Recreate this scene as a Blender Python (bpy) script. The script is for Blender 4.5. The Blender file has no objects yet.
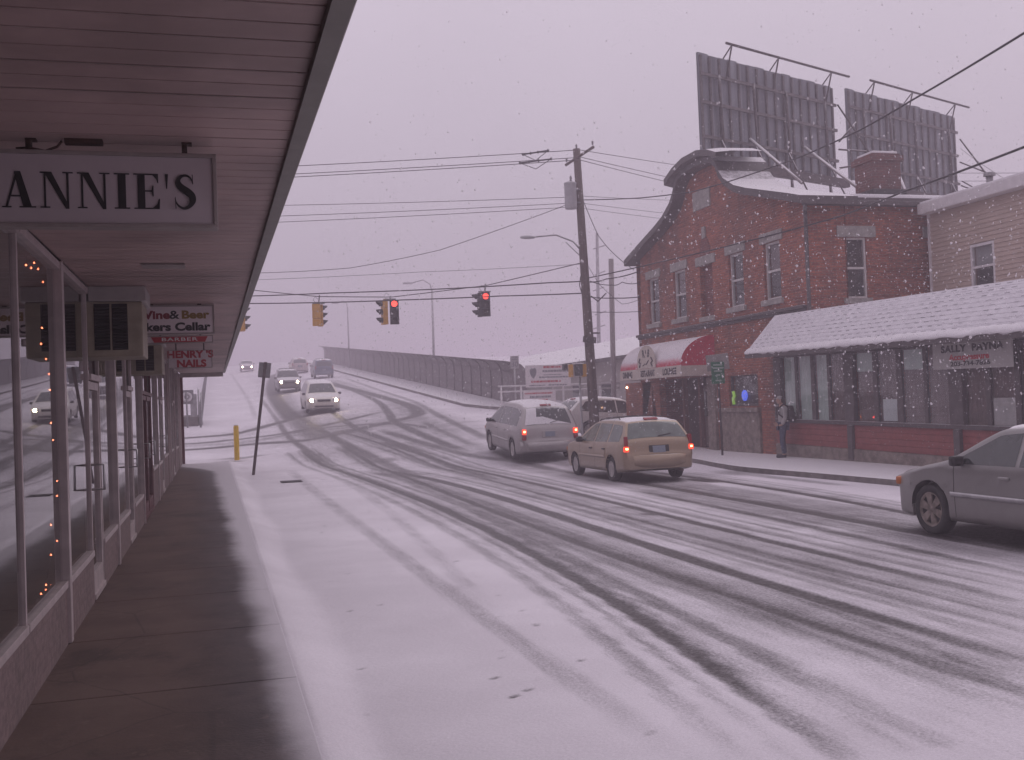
import bpy, bmesh, math, random
import numpy as np
from mathutils import Vector, Matrix, Euler, geometry

random.seed(7)
rng = np.random.RandomState(11)
S = bpy.context.scene
COL = S.collection
RAD = math.radians

# ------------------------------------------------------------------ camera
EYE = 1.92
CAMR = np.array(((0.961968, 0.030748, 0.271426), (-0.270511, -0.030864, 0.962222), (-0.037964, 0.999051, 0.021372)))
cam = bpy.data.cameras.new('camera')
cam.sensor_width = 36.0
cam.lens = 36.0 * 1060.0 / 1024.0
cam.clip_start = 0.05
cam.clip_end = 2000
camo = bpy.data.objects.new('camera', cam)
COL.objects.link(camo)
camo.matrix_world = Matrix((
    (CAMR[0][0], CAMR[0][1], -CAMR[0][2], 0),
    (CAMR[1][0], CAMR[1][1], -CAMR[1][2], 0),
    (CAMR[2][0], CAMR[2][1], -CAMR[2][2], EYE),
    (0, 0, 0, 1)))
S.camera = camo

# ------------------------------------------------------------------ sky, sun, exposure
SUN_EL, SUN_AZ = RAD(48), RAD(70)
world = bpy.data.worlds.new('World')
S.world = world
world.use_nodes = True
wt = world.node_tree
for n in list(wt.nodes):
    wt.nodes.remove(n)
wo = wt.nodes.new('ShaderNodeOutputWorld')
bg1 = wt.nodes.new('ShaderNodeBackground')
sky = wt.nodes.new('ShaderNodeTexSky')
sky.sky_type = 'NISHITA'
sky.sun_disc = False
sky.sun_elevation = SUN_EL
sky.sun_rotation = SUN_AZ
sky.dust_density = 6
wt.links.new(sky.outputs[0], bg1.inputs[0])
bg1.inputs[1].default_value = 0.05
bg2 = wt.nodes.new('ShaderNodeBackground')          # the closed cloud cover
tc = wt.nodes.new('ShaderNodeTexCoord')
sx = wt.nodes.new('ShaderNodeSeparateXYZ')
wt.links.new(tc.outputs['Generated'], sx.inputs[0])
mr = wt.nodes.new('ShaderNodeMapRange')
mr.inputs[1].default_value = -0.1; mr.inputs[2].default_value = 0.75
wt.links.new(sx.outputs[2], mr.inputs[0])
cr = wt.nodes.new('ShaderNodeMixRGB')
cr.inputs[1].default_value = (0.40, 0.345, 0.415, 1)
cr.inputs[2].default_value = (0.865, 0.765, 0.89, 1)
wt.links.new(mr.outputs[0], cr.inputs[0])
cn = wt.nodes.new('ShaderNodeTexNoise')
cn.inputs['Scale'].default_value = 1.6
cn.inputs['Detail'].default_value = 4
wt.links.new(tc.outputs['Generated'], cn.inputs['Vector'])
cm = wt.nodes.new('ShaderNodeMapRange')
cm.inputs[1].default_value = 0.3; cm.inputs[2].default_value = 0.7
cm.inputs[3].default_value = 0.94; cm.inputs[4].default_value = 1.05
wt.links.new(cn.outputs[0], cm.inputs[0])
cx = wt.nodes.new('ShaderNodeMixRGB'); cx.blend_type = 'MULTIPLY'; cx.inputs[0].default_value = 1
wt.links.new(cr.outputs[0], cx.inputs[1]); wt.links.new(cm.outputs[0], cx.inputs[2])
wt.links.new(cx.outputs[0], bg2.inputs[0])
bg2.inputs[1].default_value = 0.86
mx = wt.nodes.new('ShaderNodeMixShader')
mx.inputs[0].default_value = 0.94
wt.links.new(bg1.outputs[0], mx.inputs[1]); wt.links.new(bg2.outputs[0], mx.inputs[2])
wt.links.new(mx.outputs[0], wo.inputs[0])

sun = bpy.data.lights.new('sun', 'SUN')
sun.energy = 0.5
sun.angle = RAD(40)
sun.color = (1, 0.93, 0.95)
suno = bpy.data.objects.new('sun', sun)
COL.objects.link(suno)
sd = Vector((math.sin(SUN_AZ) * math.cos(SUN_EL), math.cos(SUN_AZ) * math.cos(SUN_EL), math.sin(SUN_EL)))
suno.rotation_euler = (-sd).to_track_quat('-Z', 'Y').to_euler()
suno.location = (20, -10, 40)

S.view_settings.view_transform = 'Standard'
S.view_settings.look = 'None'
S.view_settings.gamma = 1
S.view_settings.exposure = 0.26
S.cycles.max_bounces = 8
S.cycles.volume_bounces = 2
S.cycles.transparent_max_bounces = 12
S.cycles.caustics_reflective = False
S.cycles.caustics_refractive = False
S.cycles.sample_clamp_indirect = 4


# ------------------------------------------------------------------ helpers
def ray(px, py):
    c = np.array(((px - 512) / 1060.0, -(py - 380) / 1060.0, 1.0))
    return CAMR @ c


def at(px, py, Y):
    """the world point a photo measurement names, on the cross plane Y metres up the street"""
    d = ray(px, py); t = Y / d[1]
    return (d[0] * t, Y, EYE + d[2] * t)


def sstep(a, b, x):
    t = np.clip((x - a) / (b - a), 0, 1)
    return t * t * (3 - 2 * t)


def terr(X, Y):
    X = np.asarray(X, float); Y = np.asarray(Y, float)
    s = 40 - np.clip((X - 1) / 9, 0, 1) * 13
    s = s + 7 * sstep(11, 16, X) * (1 - sstep(46, 54, Y))
    d = np.maximum(Y - s, 0)
    z = .07 * d * d / (d + 3)
    top = 10.3
    z = np.where(z > top - 1.2, top - 1.2 + 1.2 * (1 - np.exp(-(z - top + 1.2) / 1.2)), z)
    return z


def tz(X, Y):
    return float(terr(X, Y))


OFF = {}


class MB:
    def __init__(s):
        s.v = []; s.f = []; s.sm = []; s.mi = []; s.cur = 0

    def add(s, vs, fs, sm=False):
        o = len(s.v)
        s.v += [tuple(map(float, p)) for p in vs]
        s.f += [tuple(i + o for i in f) for f in fs]
        s.sm += [sm] * len(fs)
        s.mi += [s.cur] * len(fs)
        return s

    def box(s, c, d, rot=None, b=0.0):
        x, y, z = d[0] / 2, d[1] / 2, d[2] / 2
        if b:
            b = min(b, x * .9, y * .9, z * .9)
            bm = bmesh.new()
            bmesh.ops.create_cube(bm, size=1)
            for v in bm.verts:
                v.co = Vector((v.co.x * d[0], v.co.y * d[1], v.co.z * d[2]))
            bmesh.ops.bevel(bm, geom=list(bm.edges), offset=b, segments=2, profile=.6, affect='EDGES')
            vs = [v.co.copy() for v in bm.verts]
            bm.verts.index_update()
            fs = [tuple(v.index for v in f.verts) for f in bm.faces]
            bm.free()
        else:
            vs = [Vector((i * x, j * y, k * z)) for k in (-1, 1) for j in (-1, 1) for i in (-1, 1)]
            fs = [(0, 2, 3, 1), (4, 5, 7, 6), (0, 1, 5, 4), (2, 6, 7, 3), (0, 4, 6, 2), (1, 3, 7, 5)]
        if rot is not None:
            m = Euler(rot).to_matrix() if not isinstance(rot, Matrix) else rot
            vs = [m @ v for v in vs]
        s.add([v + Vector(c) for v in vs], fs)
        return s

    def bb(s, x0, x1, y0, y1, z0, z1, b=0.0):
        return s.box(((x0 + x1) / 2, (y0 + y1) / 2, (z0 + z1) / 2), (abs(x1 - x0), abs(y1 - y0), abs(z1 - z0)), None, b)

    def tube(s, pts, r, n=8, caps=True):
        pts = [Vector(p) for p in pts]
        rs = r if isinstance(r, (list, tuple)) else [r] * len(pts)
        vs = []; fs = []
        t0 = (pts[1] - pts[0]).normalized()
        a = t0.orthogonal().normalized()
        for i, p in enumerate(pts):
            if i == 0: t = pts[1] - pts[0]
            elif i == len(pts) - 1: t = pts[-1] - pts[-2]
            else: t = pts[i + 1] - pts[i - 1]
            t.normalize()
            a = (a - t * a.dot(t)).normalized()
            b = t.cross(a)
            for k in range(n):
                an = 2 * math.pi * k / n
                vs.append(p + (a * math.cos(an) + b * math.sin(an)) * rs[i])
        for i in range(len(pts) - 1):
            for k in range(n):
                k2 = (k + 1) % n
                fs.append((i * n + k, i * n + k2, (i + 1) * n + k2, (i + 1) * n + k))
        s.add(vs, fs, True)
        if caps:
            o = len(s.v) - len(vs)
            s.f += [tuple(o + k for k in range(n))[::-1], tuple(o + (len(pts) - 1) * n + k for k in range(n))]
            s.sm += [False, False]; s.mi += [s.cur] * 2
        return s

    def lathe(s, prof, c, axis='Z', n=20, sm=True):
        vs = []; fs = []
        m = len(prof)
        for k in range(n):
            an = 2 * math.pi * k / n
            for (r, h) in prof:
                p = (r * math.cos(an), r * math.sin(an), h)
                if axis == 'X': p = (p[2], p[0], p[1])
                elif axis == 'Y': p = (p[1], p[2], p[0])
                vs.append((p[0] + c[0], p[1] + c[1], p[2] + c[2]))
        for k in range(n):
            k2 = (k + 1) % n
            for i in range(m - 1):
                fs.append((k * m + i, k2 * m + i, k2 * m + i + 1, k * m + i + 1))
        s.add(vs, fs, sm)
        return s

    def prism(s, poly, a0, a1, fn):
        """poly of 2D points swept between a0 and a1; fn(u, v, a) gives the 3D point"""
        n = len(poly)
        vs = [fn(u, v, a0) for u, v in poly] + [fn(u, v, a1) for u, v in poly]
        tri = geometry.tessellate_polygon([[Vector((u, v, 0)) for u, v in poly]])
        fs = [tuple(t) for t in tri] + [tuple(i + n for i in t[::-1]) for t in tri]
        fs += [(i, (i + 1) % n, (i + 1) % n + n, i + n) for i in range(n)]
        s.add(vs, fs)
        return s

    def grid(s, P, sm=True, close=False):
        """P: list of rows of points"""
        r = len(P); c = len(P[0])
        vs = [p for row in P for p in row]
        fs = [(i * c + j, i * c + j + 1, (i + 1) * c + j + 1, (i + 1) * c + j) for i in range(r - 1) for j in range(c - 1)]
        s.add(vs, fs, sm)
        return s

    def build(s, name, m, parent=None, fixn=True):
        me = bpy.data.meshes.new(name)
        o = bpy.data.objects.new(name, me)
        off = Vector((0, 0, 0))
        if parent is not None:
            root = parent
            while root.parent: root = root.parent
            off = OFF.get(root.name, off)
        me.from_pydata([tuple(Vector(p) - off) for p in s.v], [], s.f)
        for p, sm, mi in zip(me.polygons, s.sm, s.mi):
            p.use_smooth = sm; p.material_index = mi
        if fixn:
            bm = bmesh.new(); bm.from_mesh(me)
            bmesh.ops.recalc_face_normals(bm, faces=bm.faces)
            bm.to_mesh(me); bm.free()
        for q in (m if isinstance(m, (list, tuple)) else [m]):
            me.materials.append(q)
        COL.objects.link(o)
        if parent is not None: o.parent = parent
        return o


def tag(o, label=None, cat=None, group=None, kind=None):
    if label: o['label'] = label
    if cat: o['category'] = cat
    if group: o['group'] = group
    if kind: o['kind'] = kind
    return o


def thing(name, label, cat, loc=(0, 0, 0), rotz=0, group=None, local=False, pitch=0):
    o = bpy.data.objects.new(name, None)
    o.empty_display_size = .2
    COL.objects.link(o)
    o.location = loc
    o.rotation_euler = (pitch, 0, rotz)
    if not local: OFF[o.name] = Vector(loc)
    return tag(o, label, cat, group)


# ------------------------------------------------------------------ materials
def nd(nt, t, **kw):
    n = nt.nodes.new(t)
    for k, v in kw.items():
        setattr(n, k, v)
    return n


def mth(nt, op, a, b=None, c=None, clamp=False):
    n = nd(nt, 'ShaderNodeMath', operation=op); n.use_clamp = clamp
    for i, q in enumerate((a, b, c)):
        if q is None: continue
        if isinstance(q, (int, float)): n.inputs[i].default_value = q
        else: nt.links.new(q, n.inputs[i])
    return n.outputs[0]


def mixc(nt, f, a, b, mode='MIX'):
    n = nd(nt, 'ShaderNodeMixRGB', blend_type=mode)
    for i, q in enumerate((f, a, b)):
        if isinstance(q, (int, float)): n.inputs[i].default_value = q
        elif isinstance(q, (tuple, list)): n.inputs[i].default_value = tuple(q)[:3] + (1,)
        else: nt.links.new(q, n.inputs[i])
    return n.outputs[0]


def noise(nt, scale, detail=4, vec=None, rough=.6):
    n = nd(nt, 'ShaderNodeTexNoise')
    n.inputs['Scale'].default_value = scale
    n.inputs['Detail'].default_value = detail
    n.inputs['Roughness'].default_value = rough
    if vec is not None: nt.links.new(vec, n.inputs['Vector'])
    return n.outputs[0]


def rmap(nt, x, a, b, c=0., d=1., smooth=True):
    n = nd(nt, 'ShaderNodeMapRange')
    if smooth: n.interpolation_type = 'SMOOTHSTEP'
    nt.links.new(x, n.inputs[0])
    for i, q in enumerate((a, b, c, d)): n.inputs[i + 1].default_value = q
    return n.outputs[0]


def objco(nt):
    return nd(nt, 'ShaderNodeTexCoord').outputs['Object']


SNOW = (0.74, 0.72, 0.74)


def mat(name, col, rough=.6, metal=0., var=.12, vs=6., bump=0., bs=30., snow=None, spec=.5, coat=0., dirt=None, streak=False, snowz=(.55, .8)):
    m = bpy.data.materials.new(name)
    m.use_nodes = True
    nt = m.node_tree
    b = nt.nodes['Principled BSDF']
    co = objco(nt)
    c = tuple(col) + (1,)
    if var:
        v2 = co
        if streak:
            mp = nd(nt, 'ShaderNodeMapping'); mp.inputs['Scale'].default_value = (1, 1, .08)
            nt.links.new(co, mp.inputs[0]); v2 = mp.outputs[0]
        f = rmap(nt, noise(nt, vs, 6, v2), .3, .7, 0, 1)
        lo = tuple(q * (1 - var) for q in col); hi = tuple(min(1, q * (1 + var)) for q in col)
        cc = mixc(nt, f, lo, hi)
    else:
        rgb = nd(nt, 'ShaderNodeRGB'); rgb.outputs[0].default_value = c; cc = rgb.outputs[0]
    if dirt:        # road grime splashed up from the ground
        sp = nd(nt, 'ShaderNodeSeparateXYZ'); nt.links.new(co, sp.inputs[0])
        h = mth(nt, 'ADD', sp.outputs[2], mth(nt, 'MULTIPLY', mth(nt, 'SUBTRACT', noise(nt, 5, 6, co), .5), .5))
        f = rmap(nt, h, dirt[0], dirt[1], dirt[2], 0)
        cc = mixc(nt, f, cc, (.17, .15, .145))
    r_in = None
    if snow:
        g = nd(nt, 'ShaderNodeNewGeometry')
        sp = nd(nt, 'ShaderNodeSeparateXYZ'); nt.links.new(g.outputs['Normal'], sp.inputs[0])
        nz = mth(nt, 'ADD', sp.outputs[2], mth(nt, 'MULTIPLY', mth(nt, 'SUBTRACT', noise(nt, 9, 5, co), .5), .35))
        f = rmap(nt, nz, snowz[0], snowz[1], 0, snow)
        cc = mixc(nt, f, cc, SNOW)
        r_in = rmap(nt, f, 0, 1, rough, .8)
        mt = rmap(nt, f, 0, 1, metal, 0.)
        nt.links.new(mt, b.inputs['Metallic'])
    nt.links.new(cc, b.inputs['Base Color'])
    if r_in is not None: nt.links.new(r_in, b.inputs['Roughness'])
    else:
        b.inputs['Roughness'].default_value = rough
        b.inputs['Metallic'].default_value = metal
    b.inputs['Specular IOR Level'].default_value = spec
    if coat:
        b.inputs['Coat Weight'].default_value = coat
        b.inputs['Coat Roughness'].default_value = .15
    if bump:
        bn = nd(nt, 'ShaderNodeBump'); bn.inputs['Strength'].default_value = bump; bn.inputs['Distance'].default_value = .02
        nt.links.new(noise(nt, bs, 5, co), bn.inputs['Height'])
        nt.links.new(bn.outputs[0], b.inputs['Normal'])
    return m


def emis(name, col, st, base=(.5, .5, .5)):
    m = mat(name, base, .3, var=0)
    b = m.node_tree.nodes['Principled BSDF']
    b.inputs['Emission Color'].default_value = tuple(col) + (1,)
    b.inputs['Emission Strength'].default_value = st
    return m


def glass(name, tint=(.9, .92, .92), boost=1.0, rough=0.0, haze=0.0):
    m = bpy.data.materials.new(name); m.use_nodes = True
    nt = m.node_tree
    for n in list(nt.nodes): nt.nodes.remove(n)
    o = nd(nt, 'ShaderNodeOutputMaterial')
    t = nd(nt, 'ShaderNodeBsdfTransparent'); t.inputs[0].default_value = tuple(tint) + (1,)
    g = nd(nt, 'ShaderNodeBsdfGlossy'); g.inputs['Roughness'].default_value = rough
    g.inputs[0].default_value = (.95, .95, .95, 1)
    ge = nd(nt, 'ShaderNodeNewGeometry'); dp = nd(nt, 'ShaderNodeVectorMath', operation='DOT_PRODUCT')
    nt.links.new(ge.outputs['Normal'], dp.inputs[0]); nt.links.new(ge.outputs['Incoming'], dp.inputs[1])
    cs = mth(nt, 'SUBTRACT', 1., mth(nt, 'ABSOLUTE', dp.outputs['Value']))
    fr = mth(nt, 'ADD', .04, mth(nt, 'MULTIPLY', .96, mth(nt, 'POWER', cs, 5.)))
    f = mth(nt, 'MULTIPLY', fr, boost, clamp=True)
    mxs = nd(nt, 'ShaderNodeMixShader')
    nt.links.new(f, mxs.inputs[0]); nt.links.new(t.outputs[0], mxs.inputs[1]); nt.links.new(g.outputs[0], mxs.inputs[2])
    out = mxs.outputs[0]
    if haze:    # film of dust and dried salt on the pane
        df = nd(nt, 'ShaderNodeBsdfDiffuse'); df.inputs[0].default_value = (.5, .47, .47, 1)
        m2 = nd(nt, 'ShaderNodeMixShader')
        nt.links.new(rmap(nt, noise(nt, 3, 5, objco(nt)), .3, .8, haze * .5, haze * 1.6), m2.inputs[0])
        nt.links.new(out, m2.inputs[1]); nt.links.new(df.outputs[0], m2.inputs[2]); out = m2.outputs[0]
    nt.links.new(out, o.inputs[0])
    return m


def brick_mat(name, c1, c2, mortar, bw=.215, bh=.075, ms=.012, grime=.35, relief=.6):
    m = bpy.data.materials.new(name); m.use_nodes = True
    nt = m.node_tree; b = nt.nodes['Principled BSDF']
    co = objco(nt)
    sp = nd(nt, 'ShaderNodeSeparateXYZ'); nt.links.new(co, sp.inputs[0])
    cb = nd(nt, 'ShaderNodeCombineXYZ')
    nt.links.new(mth(nt, 'ADD', sp.outputs[0], sp.outputs[1]), cb.inputs[0])
    nt.links.new(sp.outputs[2], cb.inputs[1])
    br = nd(nt, 'ShaderNodeTexBrick')
    nt.links.new(cb.outputs[0], br.inputs['Vector'])
    for k, v in (('Scale', 1.), ('Mortar Size', ms), ('Mortar Smooth', .3), ('Brick Width', bw), ('Row Height', bh), ('Bias', 0.)):
        br.inputs[k].default_value = v
    br.inputs['Color1'].default_value = tuple(c1) + (1,)
    br.inputs['Color2'].default_value = tuple(c2) + (1,)
    br.inputs['Mortar'].default_value = tuple(mortar) + (1,)
    mp = nd(nt, 'ShaderNodeMapping'); mp.inputs['Scale'].default_value = (1, 1, .25); nt.links.new(co, mp.inputs[0])
    f = rmap(nt, noise(nt, .9, 8, mp.outputs[0], .65), .4, .72, 0, grime)
    c = mixc(nt, f, br.outputs[0], (.07, .055, .055))
    f2 = rmap(nt, noise(nt, 14, 4, co), .35, .65, .82, 1.15)
    c = mixc(nt, 1., c, f2, 'MULTIPLY')
    nt.links.new(c, b.inputs['Base Color'])
    b.inputs['Roughness'].default_value = .85
    bn = nd(nt, 'ShaderNodeBump'); bn.inputs['Strength'].default_value = relief; bn.inputs['Distance'].default_value = .01; bn.invert = True
    nt.links.new(br.outputs['Fac'], bn.inputs['Height']); nt.links.new(bn.outputs[0], b.inputs['Normal'])
    return m


M = {}
M['white_trim'] = mat('painted_trim', (.36, .33, .325), .5, var=.1)
M['window_metal'] = mat('window_metal', (.46, .39, .39), .45, .15, var=.12)
M['soffit'] = mat('soffit_paint', (.37, .265, .25), .55, var=.28, vs=.9)
M['fascia'] = mat('fascia_trim', (.17, .16, .14), .5, var=.1)
M['black'] = mat('black_paint', (.02, .018, .02), .5, var=.2)
M['rubber'] = mat('tyre_rubber', (.022, .021, .022), .8, var=.3, vs=15)
M['dark_in'] = mat('dark_inside', (.018, .016, .017), .9, var=.2)
M['rim'] = mat('wheel_alloy', (.42, .40, .39), .4, .6, var=.3, vs=8)
M['rim_dirty'] = mat('salted_alloy', (.24, .20, .175), .6, .3, var=.4, vs=8)
M['chrome'] = mat('worn_metal', (.45, .44, .45), .35, .8, var=.15)
M['galv'] = mat('galvanised_metal', (.36, .35, .36), .5, .5, var=.2)
M['grey_metal'] = mat('grey_metal', (.22, .21, .22), .55, .3, var=.2)
M['rust'] = mat('rusty_steel', (.06, .032, .026), .8, .2, var=.4, vs=12)
M['dark_steel'] = mat('dark_steel', (.075, .06, .06), .7, .3, var=.35, vs=8, snow=.9)
M['wood_pole'] = mat('creosoted_wood', (.10, .075, .066), .85, var=.35, vs=9, streak=True, bump=.5, bs=20)
M['wire'] = mat('wire_insulation', (.035, .03, .035), .6, var=.2)
M['stone'] = mat('trim_stone', (.30, .28, .265), .8, var=.2, bump=.3, bs=12, snow=.95)
M['stone_dirty'] = mat('stained_stone', (.20, .165, .145), .85, var=.35, vs=5, bump=.3, bs=14)
M['darktrim'] = mat('dark_trim', (.075, .062, .064), .6, var=.2, snow=.9)
M['fabric_cream'] = mat('awning_cream', (.52, .46, .41), .8, var=.08)
M['fabric_red'] = mat('awning_red', (.50, .018, .055), .75, var=.1, vs=8, snow=.96, snowz=(.05, .42))
M['sign_white'] = mat('sign_face', (.46, .40, .42), .45, var=.05, vs=3)
M['pale_sash'] = mat('pale_sash', (.56, .53, .52), .5, var=.08)
M['sign_far'] = mat('sign_face_white', (.66, .58, .60), .45, var=.05, vs=3)
M['sign_frame'] = mat('sign_frame', (.30, .26, .25), .5, .2, var=.15)
M['ink_black'] = mat('letter_black', (.012, .010, .012), .5, var=0)
M['ink_red'] = mat('letter_red', (.42, .02, .03), .5, var=0)
M['ink_gold'] = mat('letter_gold', (.24, .15, .03), .5, var=0)
M['ink_maroon'] = mat('letter_maroon', (.20, .02, .03), .5, var=0)
M['ink_grey'] = mat('letter_grey', (.18, .18, .20), .6, var=0)
M['ink_white'] = mat('letter_white', (.75, .75, .75), .5, var=0)
M['yellow'] = mat('bollard_yellow', (.66, .42, .005), .5, var=.1)
M['signal_yellow'] = mat('signal_yellow', (.55, .28, .035), .5, var=.1)
M['signal_black'] = mat('signal_dark', (.03, .028, .03), .5, var=.1)
M['red_post'] = mat('post_red', (.11, .012, .02), .6, var=.15)
M['kick'] = brick_mat('painted_brick', (.20, .143, .143), (.212, .152, .148), (.19, .136, .135), grime=.3, relief=.15)
M['concrete'] = mat('concrete_kerb', (.16, .145, .14), .85, var=.25, vs=4, bump=.3, bs=25, snow=.98, snowz=(.5, .75))
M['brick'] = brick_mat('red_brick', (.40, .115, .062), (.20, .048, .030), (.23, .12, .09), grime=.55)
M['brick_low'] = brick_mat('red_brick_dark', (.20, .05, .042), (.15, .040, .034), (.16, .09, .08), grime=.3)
M['brick_ch'] = brick_mat('chimney_brick', (.17, .052, .042), (.12, .042, .036), (.14, .09, .085), grime=.55)
M['panel_red'] = mat('red_boards', (.23, .058, .052), .7, var=.16, vs=5)
M['siding'] = mat('beige_siding', (.43, .335, .285), .6, var=.06, vs=2)
M['siding_white'] = mat('white_gutter', (.60, .57, .58), .5, var=.08)
M['curtain'] = mat('pale_curtain', (.52, .62, .57), .9, var=.06, vs=5)
M['curtain_dim'] = mat('brown_blind', (.15, .105, .105), .9, var=.2, vs=3)
M['paper'] = mat('paper_notice', (.62, .66, .66), .8, var=.05)
M['glass_store'] = glass('store_glass', (.78, .77, .77), 1.15, .01, .02)
M['glass'] = glass('window_glass', (.85, .87, .87), 1.5, .02, .05)
M['car_glass'] = mat('car_glass', (.035, .042, .042), .06, var=.3, vs=2, spec=.9)
M['car_glass_pale'] = mat('car_glass_pale', (.10, .12, .11), .1, var=.25, vs=4, spec=.8)
M['car_glass_snow'] = mat('car_glass_snowed', (.03, .032, .035), .15, var=.3, vs=2, spec=.8, snow=.9, snowz=(.60, .78))
M['tail'] = emis('brake_light', (1, .06, .02), 1.3, (.5, .02, .02))
M['tail_hot'] = emis('brake_bulb', (1, .34, .12), 9, (.6, .1, .05))
M['tail_off'] = mat('tail_lens', (.25, .015, .02), .25, var=.1)
M['head'] = emis('head_lamp', (1, .80, .52), 45, (.8, .8, .8))
M['head_off'] = mat('lamp_lens', (.45, .44, .44), .2, var=.1)
M['amber'] = mat('amber_lens', (.5, .16, .05), .3, var=.1)
M['sig_red'] = emis('signal_red', (1, .05, .035), 3.2, (.5, .02, .02))
M['sig_off'] = mat('signal_lens', (.04, .035, .03), .3, var=.1)
M['bulb'] = emis('fairy_bulb', (1, .22, .10), 9, (.8, .6, .4))
M['neon_blue'] = emis('neon_blue', (.10, .18, 1), .55, (.08, .1, .4))
M['neon_green'] = emis('neon_green', (.4, .8, .1), .25, (.3, .45, .1))
M['neon_red'] = emis('neon_red', (1, .05, .03), 1.2, (.5, .05, .05))
M['plate'] = mat('number_plate', (.20, .23, .28), .4, var=.15, vs=40)
M['sign_green'] = mat('sign_green', (.015, .14, .075), .5, var=.1)
M['transformer'] = mat('transformer_grey', (.42, .42, .43), .5, .1, var=.1)
M['mesh_fence'] = mat('fence_mesh', (.17, .15, .155), .8, .1, var=.2, vs=4)
M['fence_board'] = M['mesh_fence']
M['billboard'] = mat('weathered_panel', (.20, .205, .225), .8, .1, var=.35, vs=2.5, streak=True)
M['billboard_rib'] = mat('panel_stringer', (.12, .105, .105), .8, .1, var=.3)
M['snowpack'] = mat('roof_snow', SNOW, .8, var=.05, vs=3, bump=.25, bs=5)
M['hillwood'] = mat('winter_wood', (.34, .31, .33), .95, var=.4, vs=.4)
M['denim'] = mat('blue_jeans', (.045, .06, .10), .85, var=.2, vs=14)
M['sweat'] = mat('grey_sweatshirt', (.36, .345, .34), .9, var=.1, vs=10)
M['pack'] = mat('black_backpack', (.03, .025, .03), .8, var=.2)
M['skin'] = mat('skin', (.42, .25, .19), .55, var=.06)
M['hair'] = mat('dark_hair', (.05, .035, .03), .8, var=.2)
M['shoe'] = mat('dark_shoes', (.04, .04, .05), .7, var=.2)


def ground_mat():
    """snow over asphalt; the 'slush' attribute says where wheels have worn the snow away and where contact shade is painted under cars"""
    m = bpy.data.materials.new('snowy_road'); m.use_nodes = True
    nt = m.node_tree; b = nt.nodes['Principled BSDF']
    co = objco(nt)
    a = nd(nt, 'ShaderNodeAttribute'); a.attribute_name = 'slush_shade'
    st = nd(nt, 'ShaderNodeMapping'); st.inputs['Scale'].default_value = (9, .9, 1); nt.links.new(co, st.inputs[0])
    n1 = mth(nt, 'SUBTRACT', noise(nt, 1., 6, st.outputs[0], .7), .5)
    n2 = mth(nt, 'SUBTRACT', noise(nt, 38, 5, co, .75), .5)
    n3 = mth(nt, 'SUBTRACT', noise(nt, .9, 5, co), .5)
    nn = mth(nt, 'ADD', mth(nt, 'MULTIPLY', n1, .45), mth(nt, 'ADD', mth(nt, 'MULTIPLY', n2, .85), mth(nt, 'MULTIPLY', n3, .3)))
    amp = rmap(nt, a.outputs['Fac'], 0, .3, .12, 1.25)
    f = mth(nt, 'ADD', a.outputs['Fac'], mth(nt, 'MULTIPLY', nn, amp), clamp=True)
    f = rmap(nt, f, .02, .95, 0, 1)
    big = rmap(nt, noise(nt, .35, 5, co), .35, .7, 0, 1)
    fine = rmap(nt, noise(nt, 60, 3, co), .3, .7, .93, 1.05)
    snow = mixc(nt, big, (.65, .615, .655), (.77, .735, .78))
    snow = mixc(nt, 1., snow, fine, 'MULTIPLY')
    wet = mixc(nt, rmap(nt, noise(nt, 25, 5, co), .35, .65, 0, 1), (.035, .030, .031), (.12, .108, .112))
    nt.links.new(mixc(nt, f, snow, wet), b.inputs['Base Color'])
    nt.links.new(rmap(nt, f, 0, 1, .75, .5), b.inputs['Roughness'])
    b.inputs['Specular IOR Level'].default_value = .35
    bn = nd(nt, 'ShaderNodeBump'); bn.inputs['Strength'].default_value = .45; bn.inputs['Distance'].default_value = .02
    h = mth(nt, 'SUBTRACT', mth(nt, 'MULTIPLY', noise(nt, 22, 5, co), .5), f)
    nt.links.new(h, bn.inputs['Height']); nt.links.new(bn.outputs[0], b.inputs['Normal'])
    return m


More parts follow.
